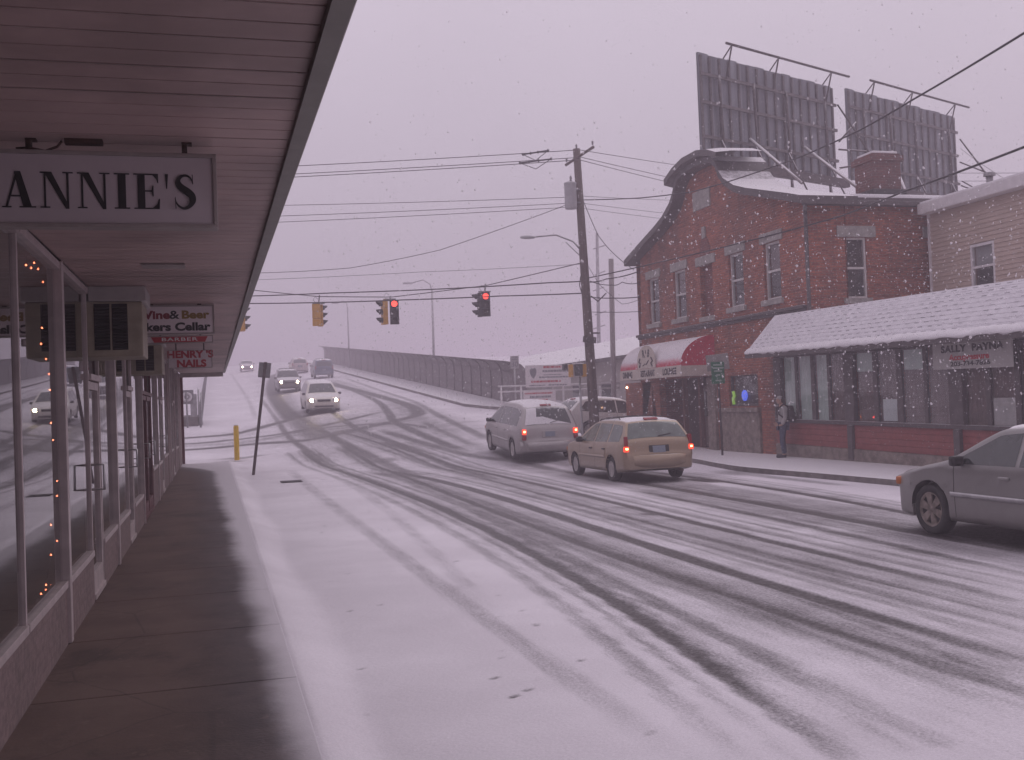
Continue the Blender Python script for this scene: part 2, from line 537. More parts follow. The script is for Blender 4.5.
def sidewalk_mat():
    """wet concrete under the canopy with snow blown onto its street edge"""
    m = bpy.data.materials.new('wet_sidewalk'); m.use_nodes = True
    nt = m.node_tree; b = nt.nodes['Principled BSDF']
    co = objco(nt)
    sp = nd(nt, 'ShaderNodeSeparateXYZ'); nt.links.new(co, sp.inputs[0])
    x, y = sp.outputs[0], sp.outputs[1]
    wav = mth(nt, 'MULTIPLY', mth(nt, 'SUBTRACT', noise(nt, .45, 3, co), .5), .36)
    wf = mth(nt, 'MULTIPLY', mth(nt, 'SUBTRACT', noise(nt, 4, 5, co, .6), .5), .10)
    edge = mth(nt, 'SUBTRACT', .40, mth(nt, 'MULTIPLY', y, .0155))
    far = mth(nt, 'MULTIPLY', rmap(nt, y, 34, 40, 0, 1), 1.3)
    d = mth(nt, 'ADD', mth(nt, 'SUBTRACT', x, edge), mth(nt, 'ADD', wav, wf))
    d = mth(nt, 'ADD', d, far)
    f = rmap(nt, d, -.08, .20, 0, 1)
    wetband = rmap(nt, d, -.75, -.05, 0, 1)
    dry = mixc(nt, rmap(nt, noise(nt, 1.3, 7, co, .65), .3, .7, 0, 1), (.090, .055, .047), (.135, .088, .074))
    dry = mixc(nt, rmap(nt, noise(nt, 90, 2, co), .3, .7, 0, .35), dry, (.09, .07, .065))
    wet = mixc(nt, rmap(nt, noise(nt, 3, 6, co), .35, .65, 0, 1), (.032, .022, .022), (.066, .046, .044))
    c = mixc(nt, wetband, dry, wet)
    c = mixc(nt, rmap(nt, noise(nt, .8, 8, co, .7), .52, .66, 0, .6), c, (.035, .024, .022))
    c = mixc(nt, rmap(nt, noise(nt, 11, 4, co, .7), .60, .72, 0, .45), c, (.17, .12, .105))
    vo = nd(nt, 'ShaderNodeTexVoronoi', feature='DISTANCE_TO_EDGE'); vo.inputs['Scale'].default_value = .55
    wv = mixc(nt, .18, co, nd(nt, 'ShaderNodeTexNoise').outputs['Color']); nt.links.new(wv, vo.inputs['Vector'])
    c = mixc(nt, rmap(nt, vo.outputs['Distance'], 0, .006, .35, 0), c, (.02, .014, .013))
    nt.links.new(mixc(nt, f, c, (.58, .55, .585)), b.inputs['Base Color'])
    r = mth(nt, 'SUBTRACT', .85, mth(nt, 'MULTIPLY', wetband, .35))
    nt.links.new(mth(nt, 'MAXIMUM', r, mth(nt, 'MULTIPLY', f, .8)), b.inputs['Roughness'])
    b.inputs['Specular IOR Level'].default_value = .3
    bn = nd(nt, 'ShaderNodeBump'); bn.inputs['Strength'].default_value = .3; bn.inputs['Distance'].default_value = .01
    nt.links.new(mth(nt, 'ADD', noise(nt, 40, 5, co), f), bn.inputs['Height']); nt.links.new(bn.outputs[0], b.inputs['Normal'])
    return m


def shingle_mat():
    """snow lying on shingles, the butt edges showing as broken dashes"""
    m = bpy.data.materials.new('snowy_shingles'); m.use_nodes = True
    nt = m.node_tree; b = nt.nodes['Principled BSDF']
    co = objco(nt)
    sp = nd(nt, 'ShaderNodeSeparateXYZ'); nt.links.new(co, sp.inputs[0])
    v = mth(nt, 'DIVIDE', mth(nt, 'ADD', sp.outputs[2], mth(nt, 'MULTIPLY', sp.outputs[1], -.0135)), .106)
    row = mth(nt, 'FLOOR', v)
    fv = mth(nt, 'FRACT', v)
    uu = mth(nt, 'ADD', mth(nt, 'DIVIDE', sp.outputs[1], .33), mth(nt, 'MULTIPLY', mth(nt, 'FRACT', mth(nt, 'MULTIPLY', row, .37)), 1.))
    fu = mth(nt, 'FRACT', uu)
    n = mth(nt, 'MULTIPLY', mth(nt, 'SUBTRACT', noise(nt, 6, 4, co), .5), .5)
    dash = mth(nt, 'MULTIPLY', mth(nt, 'LESS_THAN', fv, mth(nt, 'ADD', .20, n)), mth(nt, 'LESS_THAN', mth(nt, 'ADD', fu, n), .48))
    snow = mixc(nt, rmap(nt, noise(nt, 4, 4, co), .3, .7, 0, 1), (.66, .64, .67), (.76, .74, .77))
    cov = rmap(nt, noise(nt, .9, 5, co, .7), .38, .58, .1, .75)
    nt.links.new(mixc(nt, mth(nt, 'MULTIPLY', dash, cov), snow, (.16, .15, .17)), b.inputs['Base Color'])
    b.inputs['Roughness'].default_value = .8
    bn = nd(nt, 'ShaderNodeBump'); bn.inputs['Strength'].default_value = .2; bn.inputs['Distance'].default_value = .02
    nt.links.new(fv, bn.inputs['Height']); nt.links.new(bn.outputs[0], b.inputs['Normal'])
    return m


# ------------------------------------------------------------------ text
def text_mesh(body, size, depth=.004, offset=0., align='CENTER', sx=1.0, space=1.0):
    c = bpy.data.curves.new('txt', 'FONT')
    c.body = body; c.size = size; c.extrude = depth / 2; c.offset = offset
    c.align_x = align; c.align_y = 'CENTER'; c.space_character = space
    c.resolution_u = 4
    o = bpy.data.objects.new('txt', c); COL.objects.link(o)
    dg = bpy.context.evaluated_depsgraph_get()
    me = bpy.data.meshes.new_from_object(o.evaluated_get(dg))
    vs = [(v.co.x * sx, v.co.y, v.co.z) for v in me.vertices]
    fs = [tuple(p.vertices) for p in me.polygons]
    bpy.data.objects.remove(o); bpy.data.curves.remove(c); bpy.data.meshes.remove(me)
    return vs, fs


def lettering(parent, m, body, size, origin, ux, uz, offset=0., sx=1.0, name='lettering', depth=.004, space=1.0):
    """letters on a plane: ux reading direction, uz up; they stand proud along ux x uz"""
    vs, fs = text_mesh(body, size, depth, offset, 'CENTER', sx, space)
    ux = Vector(ux).normalized(); uz = Vector(uz).normalized(); un = ux.cross(uz)
    O = Vector(origin)
    b = MB(); b.add([O + ux * x + uz * y + un * z for x, y, z in vs], fs)
    return b.build(name, m, parent, False)


# ------------------------------------------------------------------ ground, road, sidewalks
TRACKS = [
(0.3, 0.95, [(4.95, 32.57), (5.56, 22.18), (5.47, 16.78), (5.45, 11.59), (5.21, 8.32), (5.42, 6.26)]),
(0.24, 0.75, [(6.46, 42.24), (7.06, 33.46), (7.18, 23.82), (7.34, 19.9), (6.8, 14.41), (6.77, 9.91), (6.91, 7.94)]),
(0.16, 0.6, [(5.57, 48.52), (6.46, 38.22), (6.75, 28.55), (6.4, 19.59), (6.33, 11.88), (6.36, 9.32), (6.31, 7.25)]),
(0.22, 0.75, [(4.95, 43.29), (4.99, 26.16), (4.65, 17.91), (4.73, 14.53), (4.69, 10.55), (4.78, 7.92), (4.87, 6.63), (4.64, 5.37)]),
(0.15, 0.55, [(5.14, 9.48), (5.11, 7.9), (5.03, 6.64), (4.84, 5.6)]),
(0.24, 0.85, [(3.37, 43.49), (3.93, 25.93), (4.09, 17.89), (3.78, 12.66), (3.58, 9.79), (3.56, 8.54), (3.27, 6.35), (3.15, 4.92)]),
(0.3, 0.38, [(4.55, 19.84), (4.11, 12.66), (3.92, 8.38), (3.72, 5.98), (3.72, 4.97)]),
(0.34, 0.3, [(2.33, 35.37), (2.26, 19.22), (2.25, 11.42), (2.22, 7.55), (2.39, 5.27)]),
(0.3, 0.22, [(3.33, 29.9), (3.12, 20.68), (2.58, 12.44), (2.39, 9.15)]),
(0.36, 0.95, [(9.2, 28.07), (9.04, 22.1), (9.15, 17.45), (9.24, 13.48), (8.69, 9.95)]),
(0.26, 0.6, [(8.42, 20.99), (8.21, 15.68), (8.06, 11.78), (7.79, 8.93)]),
(0.3, 0.7, [(10.87, 26.33), (10.71, 22.84), (10.58, 18.33), (10.57, 14.69), (9.53, 10.89)]),
(0.9, 0.85, [(-12, 52), (-1.39, 54.02), (1.39, 55.57), (3.46, 58.44), (5.94, 61.31)]),
(0.8, 0.85, [(-12, 47), (-1.26, 48.11), (1.21, 48.96), (3.89, 47.22), (6.35, 48.88), (8.74, 50.55), (9.96, 53.07), (10.41, 62.39), (9.44, 88.17)]),
(0.45, 0.6, [(8.4, 35.43), (8.22, 39.53), (8.24, 49.62), (8.8, 55.41), (9.55, 65.86), (9.77, 91.15)]),
(1.1, 0.95, [(6.89, 122.63), (5.18, 99.23), (4.49, 82.17), (4.22, 68.62), (4.21, 58.45)]),
(0.5, 0.5, [(4.22, 68.62), (4.66, 56.2), (5.08, 44.39), (5.48, 35.94), (5.28, 28.04)]),
(0.35, 0.6, [(6.56, 67.48), (6.4, 58.75), (6.35, 48.88), (6.86, 40.34), (7.02, 33.88), (6.84, 25.69)]),
(0.4, 0.3, [(2.26, 140.64), (2.5, 87.25), (2.32, 62.81)]),
(0.35, 0.5, [(3.4, 79.47), (3.34, 60.86), (3.28, 49.68), (3.66, 40.3), (3.83, 35.09)]),
(0.5, 0.5, [(7.09, 47.06), (7.63, 40.46), (8.21, 34.65), (8.98, 31.29), (9.16, 27.08)]),
(0.4, 0.35, [(9.26, 48.93), (9.01, 41.31), (8.93, 36.13)]),
(0.7, 0.65, [(-12, 50), (-1.32, 50.92), (0.69, 51.93), (3.0, 51.75), (5.54, 53.26), (8.48, 56.11)]),
(0.4, 0.45, [(1.54, 49.91), (3.91, 51.34), (5.83, 51.51), (8.22, 48.4), (9.09, 43.6)]),
(0.5, 0.4, [(11.71, 98.11), (11.35, 72.46), (11.25, 60.82), (10.42, 49.87), (9.77, 37.94)]),
(0.3, 0.35, [(8.3, 45.3), (12, 46.2), (18, 46.5), (30, 47)]),
]
# the ruts are smooth arcs: fit each with a low-order curve
for i_, (w, s, pts) in enumerate(TRACKS[:12]):
    yy = np.array([p[1] for p in pts]); xx = np.array([p[0] for p in pts])
    cf = np.polyfit(yy, xx, 3 if len(pts) > 5 else 2)
    TRACKS[i_] = (w, s, [(float(np.polyval(cf, y)), float(y)) for y in np.linspace(yy.max(), yy.min(), 10)])
# broad grey bands of half-pressed snow between the ruts
TRACKS += [(.95, .20, [(5.1, 42), (5.15, 30), (5.1, 20), (5.0, 12), (5.05, 5)]), (.8, .20, [(6.55, 40), (6.75, 28), (6.7, 18), (6.55, 10), (6.6, 6.5)]),
           (.55, .18, [(3.75, 38), (3.98, 26), (3.95, 18), (3.75, 12), (3.55, 8), (3.4, 5)]), (1.0, .24, [(8.9, 40), (8.7, 28), (8.6, 20), (8.5, 12), (8.2, 8)]), (.8, .3, [(9.9, 32), (9.95, 22), (9.9, 14), (9.7, 10)]),
           (1.6, .34, [(5.3, 90), (4.8, 75), (4.5, 64), (4.4, 54), (4.6, 46)]), (1.4, .25, [(-12, 49), (0, 50), (6, 50.5), (10, 49)]), (1.2, .22, [(10.2, 95), (10.4, 75), (10, 60), (9.4, 50), (9, 40)])]
# finer wheel lines beside the main ruts
for w, s, pts in [t for t in TRACKS[:12] if t[1] > .5]:
    for k in range(8):
        o_ = rng.uniform(-.7, .7); j = rng.uniform(-.12, .12)
        TRACKS.append((rng.uniform(.13, .20), s * rng.uniform(.25, .5), [(px + o_ + j * i / len(pts), py) for i, (px, py) in enumerate(pts)]))
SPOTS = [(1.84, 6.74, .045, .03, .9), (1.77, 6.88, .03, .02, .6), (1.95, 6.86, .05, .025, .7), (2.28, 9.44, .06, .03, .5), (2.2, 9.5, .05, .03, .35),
         (2.42, 9.3, .05, .03, .3), (5.32, 36.5, .8, .9, .5), (5.7, 48.4, 1.2, 1.2, .45), (9.75, 24.2, .85, 2.5, 1.0), (9.75, 32.8, .95, 2.6, 1.0), (9.2, 22.2, .25, .8, .8), (10.6, 22.0, .25, .8, .8), (5.95, 62.5, 1.0, 2.6, .8), (5.7, 86, 1.0, 2.8, .8),  # car-sized spots: contact shade painted in with the slush under the cars
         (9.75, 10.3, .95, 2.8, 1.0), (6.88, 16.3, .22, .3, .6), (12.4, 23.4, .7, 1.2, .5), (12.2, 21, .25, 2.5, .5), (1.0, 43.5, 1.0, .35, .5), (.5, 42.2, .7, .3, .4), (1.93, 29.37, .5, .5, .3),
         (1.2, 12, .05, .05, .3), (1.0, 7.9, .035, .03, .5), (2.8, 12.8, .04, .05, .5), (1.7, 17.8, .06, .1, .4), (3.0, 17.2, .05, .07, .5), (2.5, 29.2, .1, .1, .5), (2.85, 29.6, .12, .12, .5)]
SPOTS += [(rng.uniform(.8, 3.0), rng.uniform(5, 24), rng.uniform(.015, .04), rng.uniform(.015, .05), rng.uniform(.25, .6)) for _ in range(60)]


def catmull(pts, n=8):
    P = [np.array(p, float) for p in pts]
    P = [2 * P[0] - P[1]] + P + [2 * P[-1] - P[-2]]
    out = []
    for i in range(1, len(P) - 2):
        for k in range(n):
            t = k / n
            out.append(.5 * ((2 * P[i]) + (-P[i - 1] + P[i + 1]) * t + (2 * P[i - 1] - 5 * P[i] + 4 * P[i + 1] - P[i + 2]) * t * t + (-P[i - 1] + 3 * P[i] - 3 * P[i + 1] + P[i + 2]) * t ** 3))
    out.append(P[-2])
    return np.array(out)


def build_ground():
    xs = list(np.arange(.4, 15.5, .065)); x = 15.5
    while x < 150: xs.append(x); x += max(.3, (x - 15) * .12)
    x = .4 - .2
    while x > -85: xs.insert(0, x); x -= max(.2, (.4 - x) * .12)
    ys = list(np.arange(-18, 3, 1.0)); y = 3.
    while y < 325: ys.append(y); y += max(.055, y * .0062)
    xs = np.array(xs); ys = np.array(ys)
    X, Y = np.meshgrid(xs, ys)
    Z = terr(X, Y)
    # below the shop floor and the sidewalks the sheet is pressed down a little
    base_z = Z - .05 * ((X < .40) & (Y < 40.2)) + (.142 + .006 * np.sin(Y * 2.1)) * (1 - sstep(.46, .95 + .08 * np.sin(Y * .8), X)) * (X > .40) * (Y < 41)
    P = np.stack([X.ravel(), Y.ravel()], 1)
    sl = np.zeros(len(P))
    for w, s, pts in TRACKS:
        c = catmull(pts)
        lo = c.min(0) - 1.5; hi = c.max(0) + 1.5
        idx = np.where((P[:, 0] > lo[0]) & (P[:, 0] < hi[0]) & (P[:, 1] > lo[1]) & (P[:, 1] < hi[1]))[0]
        if not len(idx): continue
        q = P[idx]; best = np.full(len(q), 1e9); along = np.zeros(len(q)); acc = 0
        for a, b in zip(c[:-1], c[1:]):
            ab = b - a; L = np.linalg.norm(ab)
            t = np.clip(((q - a) @ ab) / (L * L + 1e-9), 0, 1)
            d = np.linalg.norm(q - (a + t[:, None] * ab), axis=1)
            m = d < best
            best[m] = d[m]; along[m] = acc + t[m] * L
            acc += L
        fade = np.clip(np.minimum(along, acc - along) / 2.0, 0, 1) * .7 + .3
        hw = w * (.36 + .14 * np.clip((q[:, 1] - 8) / 20, 0, 1))
        far_ = np.clip((q[:, 1] - 14) / 30, 0, 1)
        v = s * fade * (1 - sstep(hw * (.80 - .45 * far_), hw * (1.15 + .3 * far_), best)) * (.88 + .12 * np.cos(best / hw * 3.1))
        halo = s * .22 * np.exp(-(best / (w * 1.5)) ** 2) * fade
        sl[idx] = np.maximum(sl[idx], v) + halo * .5 * (sl[idx] < .5)
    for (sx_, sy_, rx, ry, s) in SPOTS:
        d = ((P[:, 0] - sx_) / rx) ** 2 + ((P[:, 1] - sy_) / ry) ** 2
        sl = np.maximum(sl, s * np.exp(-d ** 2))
    # general thinning of the snow in the travelled lanes and over the intersection
    lane = .17 * sstep(3, 4.2, P[:, 0]) * (1 - sstep(10.6, 12, P[:, 0])) * (P[:, 1] < 200)
    inter = .24 * np.exp(-((P[:, 0] - 5) / 6) ** 4 - ((P[:, 1] - 50) / 11) ** 4)
    sl = np.clip(sl + lane + inter, 0, 1)
    me = bpy.data.meshes.new('road')
    nr, nc = X.shape
    Z = base_z - .014 * np.clip(sl, 0, 1).reshape(X.shape) + .004 * rng.rand(*X.shape) * (sl.reshape(X.shape) > .15)
    vs = np.stack([X.ravel(), Y.ravel(), Z.ravel()], 1)
    i = np.arange(nr * nc).reshape(nr, nc)
    fs = np.stack([i[:-1, :-1].ravel(), i[:-1, 1:].ravel(), i[1:, 1:].ravel(), i[1:, :-1].ravel()], 1)
    me.vertices.add(len(vs)); me.vertices.foreach_set('co', vs.ravel())
    me.loops.add(len(fs) * 4); me.loops.foreach_set('vertex_index', fs.ravel())
    me.polygons.add(len(fs)); me.polygons.foreach_set('loop_start', np.arange(len(fs)) * 4)
    me.polygons.foreach_set('use_smooth', np.ones(len(fs), bool))
    me.update(); me.validate()
    at_ = me.attributes.new('slush_shade', 'FLOAT', 'POINT')
    at_.data.foreach_set('value', sl.astype(np.float32))
    me.materials.append(ground_mat())
    o = bpy.data.objects.new('road', me); COL.objects.link(o)
    tag(o, kind='structure')


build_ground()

# left sidewalk: slabs with open joints
b = MB()
joints = [-6, -2.4, 1.2, 3.6, 5.4, 7.25, 9.1, 10.95, 12.8, 14.65, 16.5, 18.4, 20.3, 22.2, 24.1, 26, 28, 30, 32, 34, 36, 38, 40.3]
for y0, y1 in zip(joints[:-1], joints[1:]):
    b.bb(-1.2, .48, y0 + .006, y1 - .006, -.1, .15, .008)
tag(b.build('sidewalk', sidewalk_mat()), kind='structure')
b = MB(); b.bb(-1.19, .47, -6, 40.2, -.12, .13)
tag(b.build('sidewalk_bed', M['dark_in']), kind='structure')

# right sidewalk with its kerb, swept along the kerb line
kerb = [(12.95, 2), (12.95, 10), (12.9, 16), (12.75, 20), (12.55, 23.5), (12.75, 25.5), (13.2, 28), (13.45, 31), (13.4, 35), (13.8, 38), (15.2, 39.6), (17.5, 40), (30, 40)]
kc = catmull(kerb, 6)
rows = []
inner = []
for (x, y) in kc:
    z = tz(x, y)
    if y < 38: xi, yi = 15.75, y
    else: xi, yi = max(x, 15.75), 37.4
    if y >= 37.4: yi = 37.4
    rows.append([(x, y, z - .06), (x, y, z + .12), (x + .15 * (y < 38.5), y - .15 * (y > 38.5), z + .125), ((x + xi) / 2, (y + yi) / 2, z + .128), (xi, yi, max(tz(xi, yi), tz(x, y) * .6) + .13)])
b = MB(); b.grid(rows, False)
tag(b.build('pavement', M['concrete']), kind='structure')
# bridge sidewalk and kerb on the far side of the intersection
rows = []
for y in np.linspace(51, 300, 110):
    x = 12.95 + (0 if y > 56 else ((56 - y) / 5) ** 2 * 2.2)
    z = tz(12.9, y)
    rows.append([(x, y, z - .1), (x, y, z + .15), (x + .15, y, z + .155), (x + 2.4, y, z + .16), (x + 2.4, y, z - .5)])
b = MB(); b.grid(rows, False)
tag(b.build('bridge_pavement', M['concrete']), kind='structure')

# ------------------------------------------------------------------ the row of shops on the left
WX = -1.15


def sz(y): return 3.155 + .0079 * (y - 3.5)


shop = thing('shop_row', 'long low row of shops with glass fronts under a deep white canopy', 'shop building', (WX, 0, .15))
# walls, floor and back of the shops
b = MB()
b.bb(-7.2, WX - .12, -6, -5.9, .1, 3.5)
b.bb(-7.2, WX, 40.2, 40.32, .1, 3.42)
b.bb(-7.2, -7.1, -5.9, 40.2, .1, 3.5)
b.build('wall', M['kick'], shop)
b = MB()
b.bb(-7.1, WX - .13, -5.9, 40.2, .08, .14)
b.build('shop_floor', mat('shop_floor', (.06, .05, .045), .5, var=.2), shop)
b = MB()
b.bb(-7.09, WX - .13, -5.9, 40.19, 3.16, 3.2)
b.bb(-7.08, -7.03, -5.9, 40.19, .14, 3.16)
for y in (-.2, 13.65, 18.62, 24.1, 30.3, 35.2): b.bb(-7.02, WX - .14, y - .05, y + .05, .15, 3.15)
b.build('shop_interior', mat('shop_interior', (.085, .07, .065), .9, var=.3, vs=1), shop)
# goods on shelves and racks behind the glass
b = MB()
for y in np.arange(-4, 40, 1.7):
    for k in range(3):
        b.bb(-5.6, -5.0, y, y + 1.3, .5 + k * .55, .54 + k * .55)
        for q in range(4):
            h = .12 + rng.rand() * .25
            b.bb(-5.55, -5.1, y + .05 + q * .31, y + .27 + q * .31, .54 + k * .55, .54 + k * .55 + h)
b.build('shelving', mat('shelf_goods', (.09, .07, .06), .8, var=.6, vs=3), shop)

bays = []      # (kind, y0, y1, sill)
edges = [-5.9, -3.6, -1.2, 1.2, 3.4, 5.3]
for a_, c_ in zip(edges[:-1], edges[1:]): bays.append(('w', a_, c_, .63))
bays += [('w', 5.3, 7.23, .63), ('w', 7.23, 9.1, .63), ('w', 9.1, 11.0, .63), ('d', 11.0, 12.0, .2), ('w', 12.0, 13.6, .63), ('w', 13.6, 15.6, .63),
         ('d', 15.6, 16.6, .2), ('w', 16.6, 18.55, .63), ('m', 18.55, 20.2, .2), ('m', 20.2, 21.6, .2), ('w', 21.6, 23.4, .9), ('w', 23.4, 25.4, .9), ('d', 25.4, 26.4, .2),
         ('w', 26.4, 28.6, .95), ('k', 28.6, 30.2, 0), ('w', 30.2, 32.4, .95), ('d', 32.4, 33.4, .2), ('k', 33.4, 34.4, 0), ('w', 34.4, 36.6, .9), ('k', 36.6, 40.2, 0)]
maroon = mat('maroon_frame', (.11, .035, .04), .5, var=.15)
thick = {9.1, -1.2, 13.6, 18.55, 23.4, 30.2, 36.6, 5.3 - 99}
for kind, y0, y1, sill in bays:
    top = sz(y0) - .07
    b = MB()
    if kind == 'k':
        b.bb(WX - .12, WX, y0, y1, .15, sz(y0) - .02)
        b.build('wall', M['kick'], shop); continue
    if sill > .3:
        b.bb(WX - .12, WX - .01, y0, y1, .15, sill)
        b.build('kick_wall', M['kick'], shop)
    fm = maroon if kind == 'm' else M['window_metal']
    f = MB()
    w0 = .055 if y0 in thick else .02
    w1 = .055 if y1 in thick else .02
    f.bb(WX - .05, WX + (.02 if w0 > .05 else -.012), y0, y0 + w0, .16 if w0 > .05 else sill, sz(y0) - .01, .004)
    f.bb(WX - .05, WX + (.02 if w1 > .05 else -.012), y1 - w1, y1 - .002, .16 if w1 > .05 else sill, sz(y0) - .01, .004)
    f.bb(WX - .05, WX + .004, y0 + w0, y1 - w1, sill - .035, sill + .02, .004)
    f.bb(WX - .07, WX + .008, y0 + w0, y1 - w1, top, sz(y0) - .01, .004)
    if kind == 'w':
        fr = f.build('window', fm, shop)
        g = MB(); g.add([(WX - .035, y0 + w0, sill), (WX - .035, y1 - w1, sill), (WX - .035, y1 - w1, top), (WX - .035, y0 + w0, top)], [(0, 1, 2, 3)])
        g.build('pane', M['glass_store'], fr, False)
    else:
        dt = 2.3
        f.bb(WX - .10, WX + .015, y0 + w0, y1 - w1, dt, dt + .06, .004)
        fr = f.build('door_frame', fm, shop)
        g = MB(); g.add([(WX - .06, y0 + w0, dt + .06), (WX - .06, y1 - w1, dt + .06), (WX - .06, y1 - w1, top), (WX - .06, y0 + w0, top)], [(0, 1, 2, 3)])
        g.build('transom_pane', M['glass_store'], fr, False)
        d = MB(); a0, a1 = y0 + w0 + .01, y1 - w1 - .01
        d.bb(WX - .08, WX - .02, a0, a0 + .07, .19, dt - .01, .004)
        d.bb(WX - .08, WX - .02, a1 - .07, a1, .19, dt - .01, .004)
        d.bb(WX - .08, WX - .02, a0 + .07, a1 - .07, .19, .42, .004)
        d.bb(WX - .08, WX - .02, a0 + .07, a1 - .07, dt - .09, dt - .01, .004)
        dr = d.build('door', fm, shop)
        g = MB(); g.add([(WX - .05, a0 + .07, .42), (WX - .05, a1 - .07, .42), (WX - .05, a1 - .07, dt - .09), (WX - .05, a0 + .07, dt - .09)], [(0, 1, 2, 3)])
        g.build('pane', M['glass_store'], dr, False)
        h = MB(); hy = a0 + .035
        h.tube([(WX - .02, hy, 1.47), (WX + .10, hy, 1.47), (WX + .10, hy, 1.23), (WX - .02, hy, 1.23)], .014, 8)
        h.build('handle', M['chrome'], dr)
# canopy
b = MB(); y = -6.0
pitch = .168
while y < 40.2:
    y1 = min(y + pitch, 40.3); jz = .0015 * rng.rand() + .005 * math.sin(y * .9); z0 = sz(y) + jz; z1 = sz(y1) + jz
    b.add([(WX, y + .006, z0), (.375, y + .006, z0), (.375, y1 - .006, z1), (WX, y1 - .006, z1), (WX, y1, z1 + .016), (.375, y1, z1 + .016), (WX, y1 + .006, z1), (.375, y1 + .006, z1)],
          [(0, 1, 2, 3), (3, 2, 5, 4), (4, 5, 7, 6)])
    y = y1
b.build('soffit', M['soffit'], shop, False)
b = MB()
for y0, y1 in [(-6 + i * 3.66, -6 + (i + 1) * 3.66) for i in range(13)]:
    y1 = min(y1, 40.4)
    if y1 <= y0: continue
    P = []
    for y in (y0 + .001, y1 - .001):
        z = sz(y)
        P += [(.37, y, z + .05), (.37, y, z - .035), (.438, y, z - .035), (.447, y, z - .02), (.447, y, z + .36), (.41, y, z + .38)]
    b.add(P, [(i, i + 1, i + 7, i + 6) for i in range(5)] + [tuple(range(6)), tuple(range(6, 12))])
b.build('canopy_edge', M['fascia'], shop)
b = MB()
b.bb(-7.3, .42, -6, 40.38, 3.48, 3.66)
b.build('roof', M['snowpack'], shop)
b = MB()
b.bb(WX + .002, .365, 40.2, 40.3, sz(40) - .16, sz(40) + .03)
b.build('canopy_end_beam', M['white_trim'], shop)
b = MB()
b.bb(WX - .04, WX + .09, 40.32, 40.45, .12, sz(40) - .1, .01)
b.build('corner_post', M['red_post'], shop)
b = MB(); p = at(162, 275, 9.6)
b.bb(-.55, -.2, 9.35, 9.6, sz(9.5) - .012, sz(9.5) - .001)
b.build('soffit_vent', M['sign_frame'], shop)
# junction box, bent conduit and loose lead on the soffit
b = MB()
zc = sz(5.0)
b.bb(-.60, -.44, 5.0, 5.05, zc - .028, zc - .002, .006)
b.tube([(-.61, 5.02, zc - .015), (-.63, 5.02, zc - .04), (-.68, 5.02, zc - .06), (-.75, 5.03, zc - .045), (-.80, 5.03, zc - .05)], .006, 6)
b.build('junction_box', M['rust'], shop)

# air conditioners in the transoms
def aircon(y, proj, z0, z1, label):
    t = thing('air_conditioner', label, 'air conditioner', (WX, y, z0), group='air conditioners over the shop doors')
    body = MB(); x1 = WX + proj
    body.bb(WX - .12, x1, y, y + .75, z0, z1, .015)
    body.build('case', mat('ac_case', (.30, .26, .20), .55, .1, var=.15), t)
    c = MB(); c.bb(WX + .005, x1 + .035, y - .03, y + .78, z1 + .002, z1 + .15, .01)
    c.build('cap', M['white_trim'], t)
    zz = (z1 - z0)
    gx0, gx1 = WX + proj * .1, WX + proj * .72
    for a0, a1 in ((gx0, (gx0 + gx1) / 2 - .01), ((gx0 + gx1) / 2 + .01, gx1)):
        g = MB()
        g.bb(a0, a1, y - .006, y - .001, z0 + zz * .12, z1 - zz * .04)
        g.cur = 1
        n = 14
        for k in range(n):
            z = z0 + zz * (.14 + .80 * k / n)
            g.box(((a0 + a1) / 2, y - .012, z), (a1 - a0 - .01, .012, .012), (RAD(35), 0, 0))
        g.build('louvre', [M['dark_in'], M['black']], t)


aircon(11.05, .50, 2.52, 3.06, 'beige air conditioner with snowless white cap, nearest one above a shop door')
aircon(16.9, .42, 2.56, 3.0, 'smaller air conditioner half hidden behind the nearer beige one')


# hanging signs
def sign_board(name, label, y, x0, x1, z0, z1, hooks, face, frame=.018, th=.09):
    t = thing(name, label, 'sign', ((x0 + x1) / 2, y, z0))
    f = MB()
    f.bb(x0, x1, y, y + th, z0, z0 + frame, .003); f.bb(x0, x1, y, y + th, z1 - frame, z1, .003)
    f.bb(x0, x0 + frame, y, y + th, z0 + frame, z1 - frame, .003); f.bb(x1 - frame, x1, y, y + th, z0 + frame, z1 - frame, .003)
    f.build('frame', M['sign_frame'], t)
    p = MB(); p.bb(x0 + frame, x1 - frame, y + .012, y + th - .012, z0 + frame, z1 - frame)
    p.build('panel', face, t)
    for hx in hooks:
        h = MB(); s_ = sz(y)
        h.bb(hx - .012, hx + .012, y + th / 2 - .02, y + th / 2 + .02, z1, s_ + .005, .003)
        h.box((hx + .01, y + th / 2, s_ - .006), (.045, .05, .012))
        h.build('hanger', M['rust'], t)
    return t


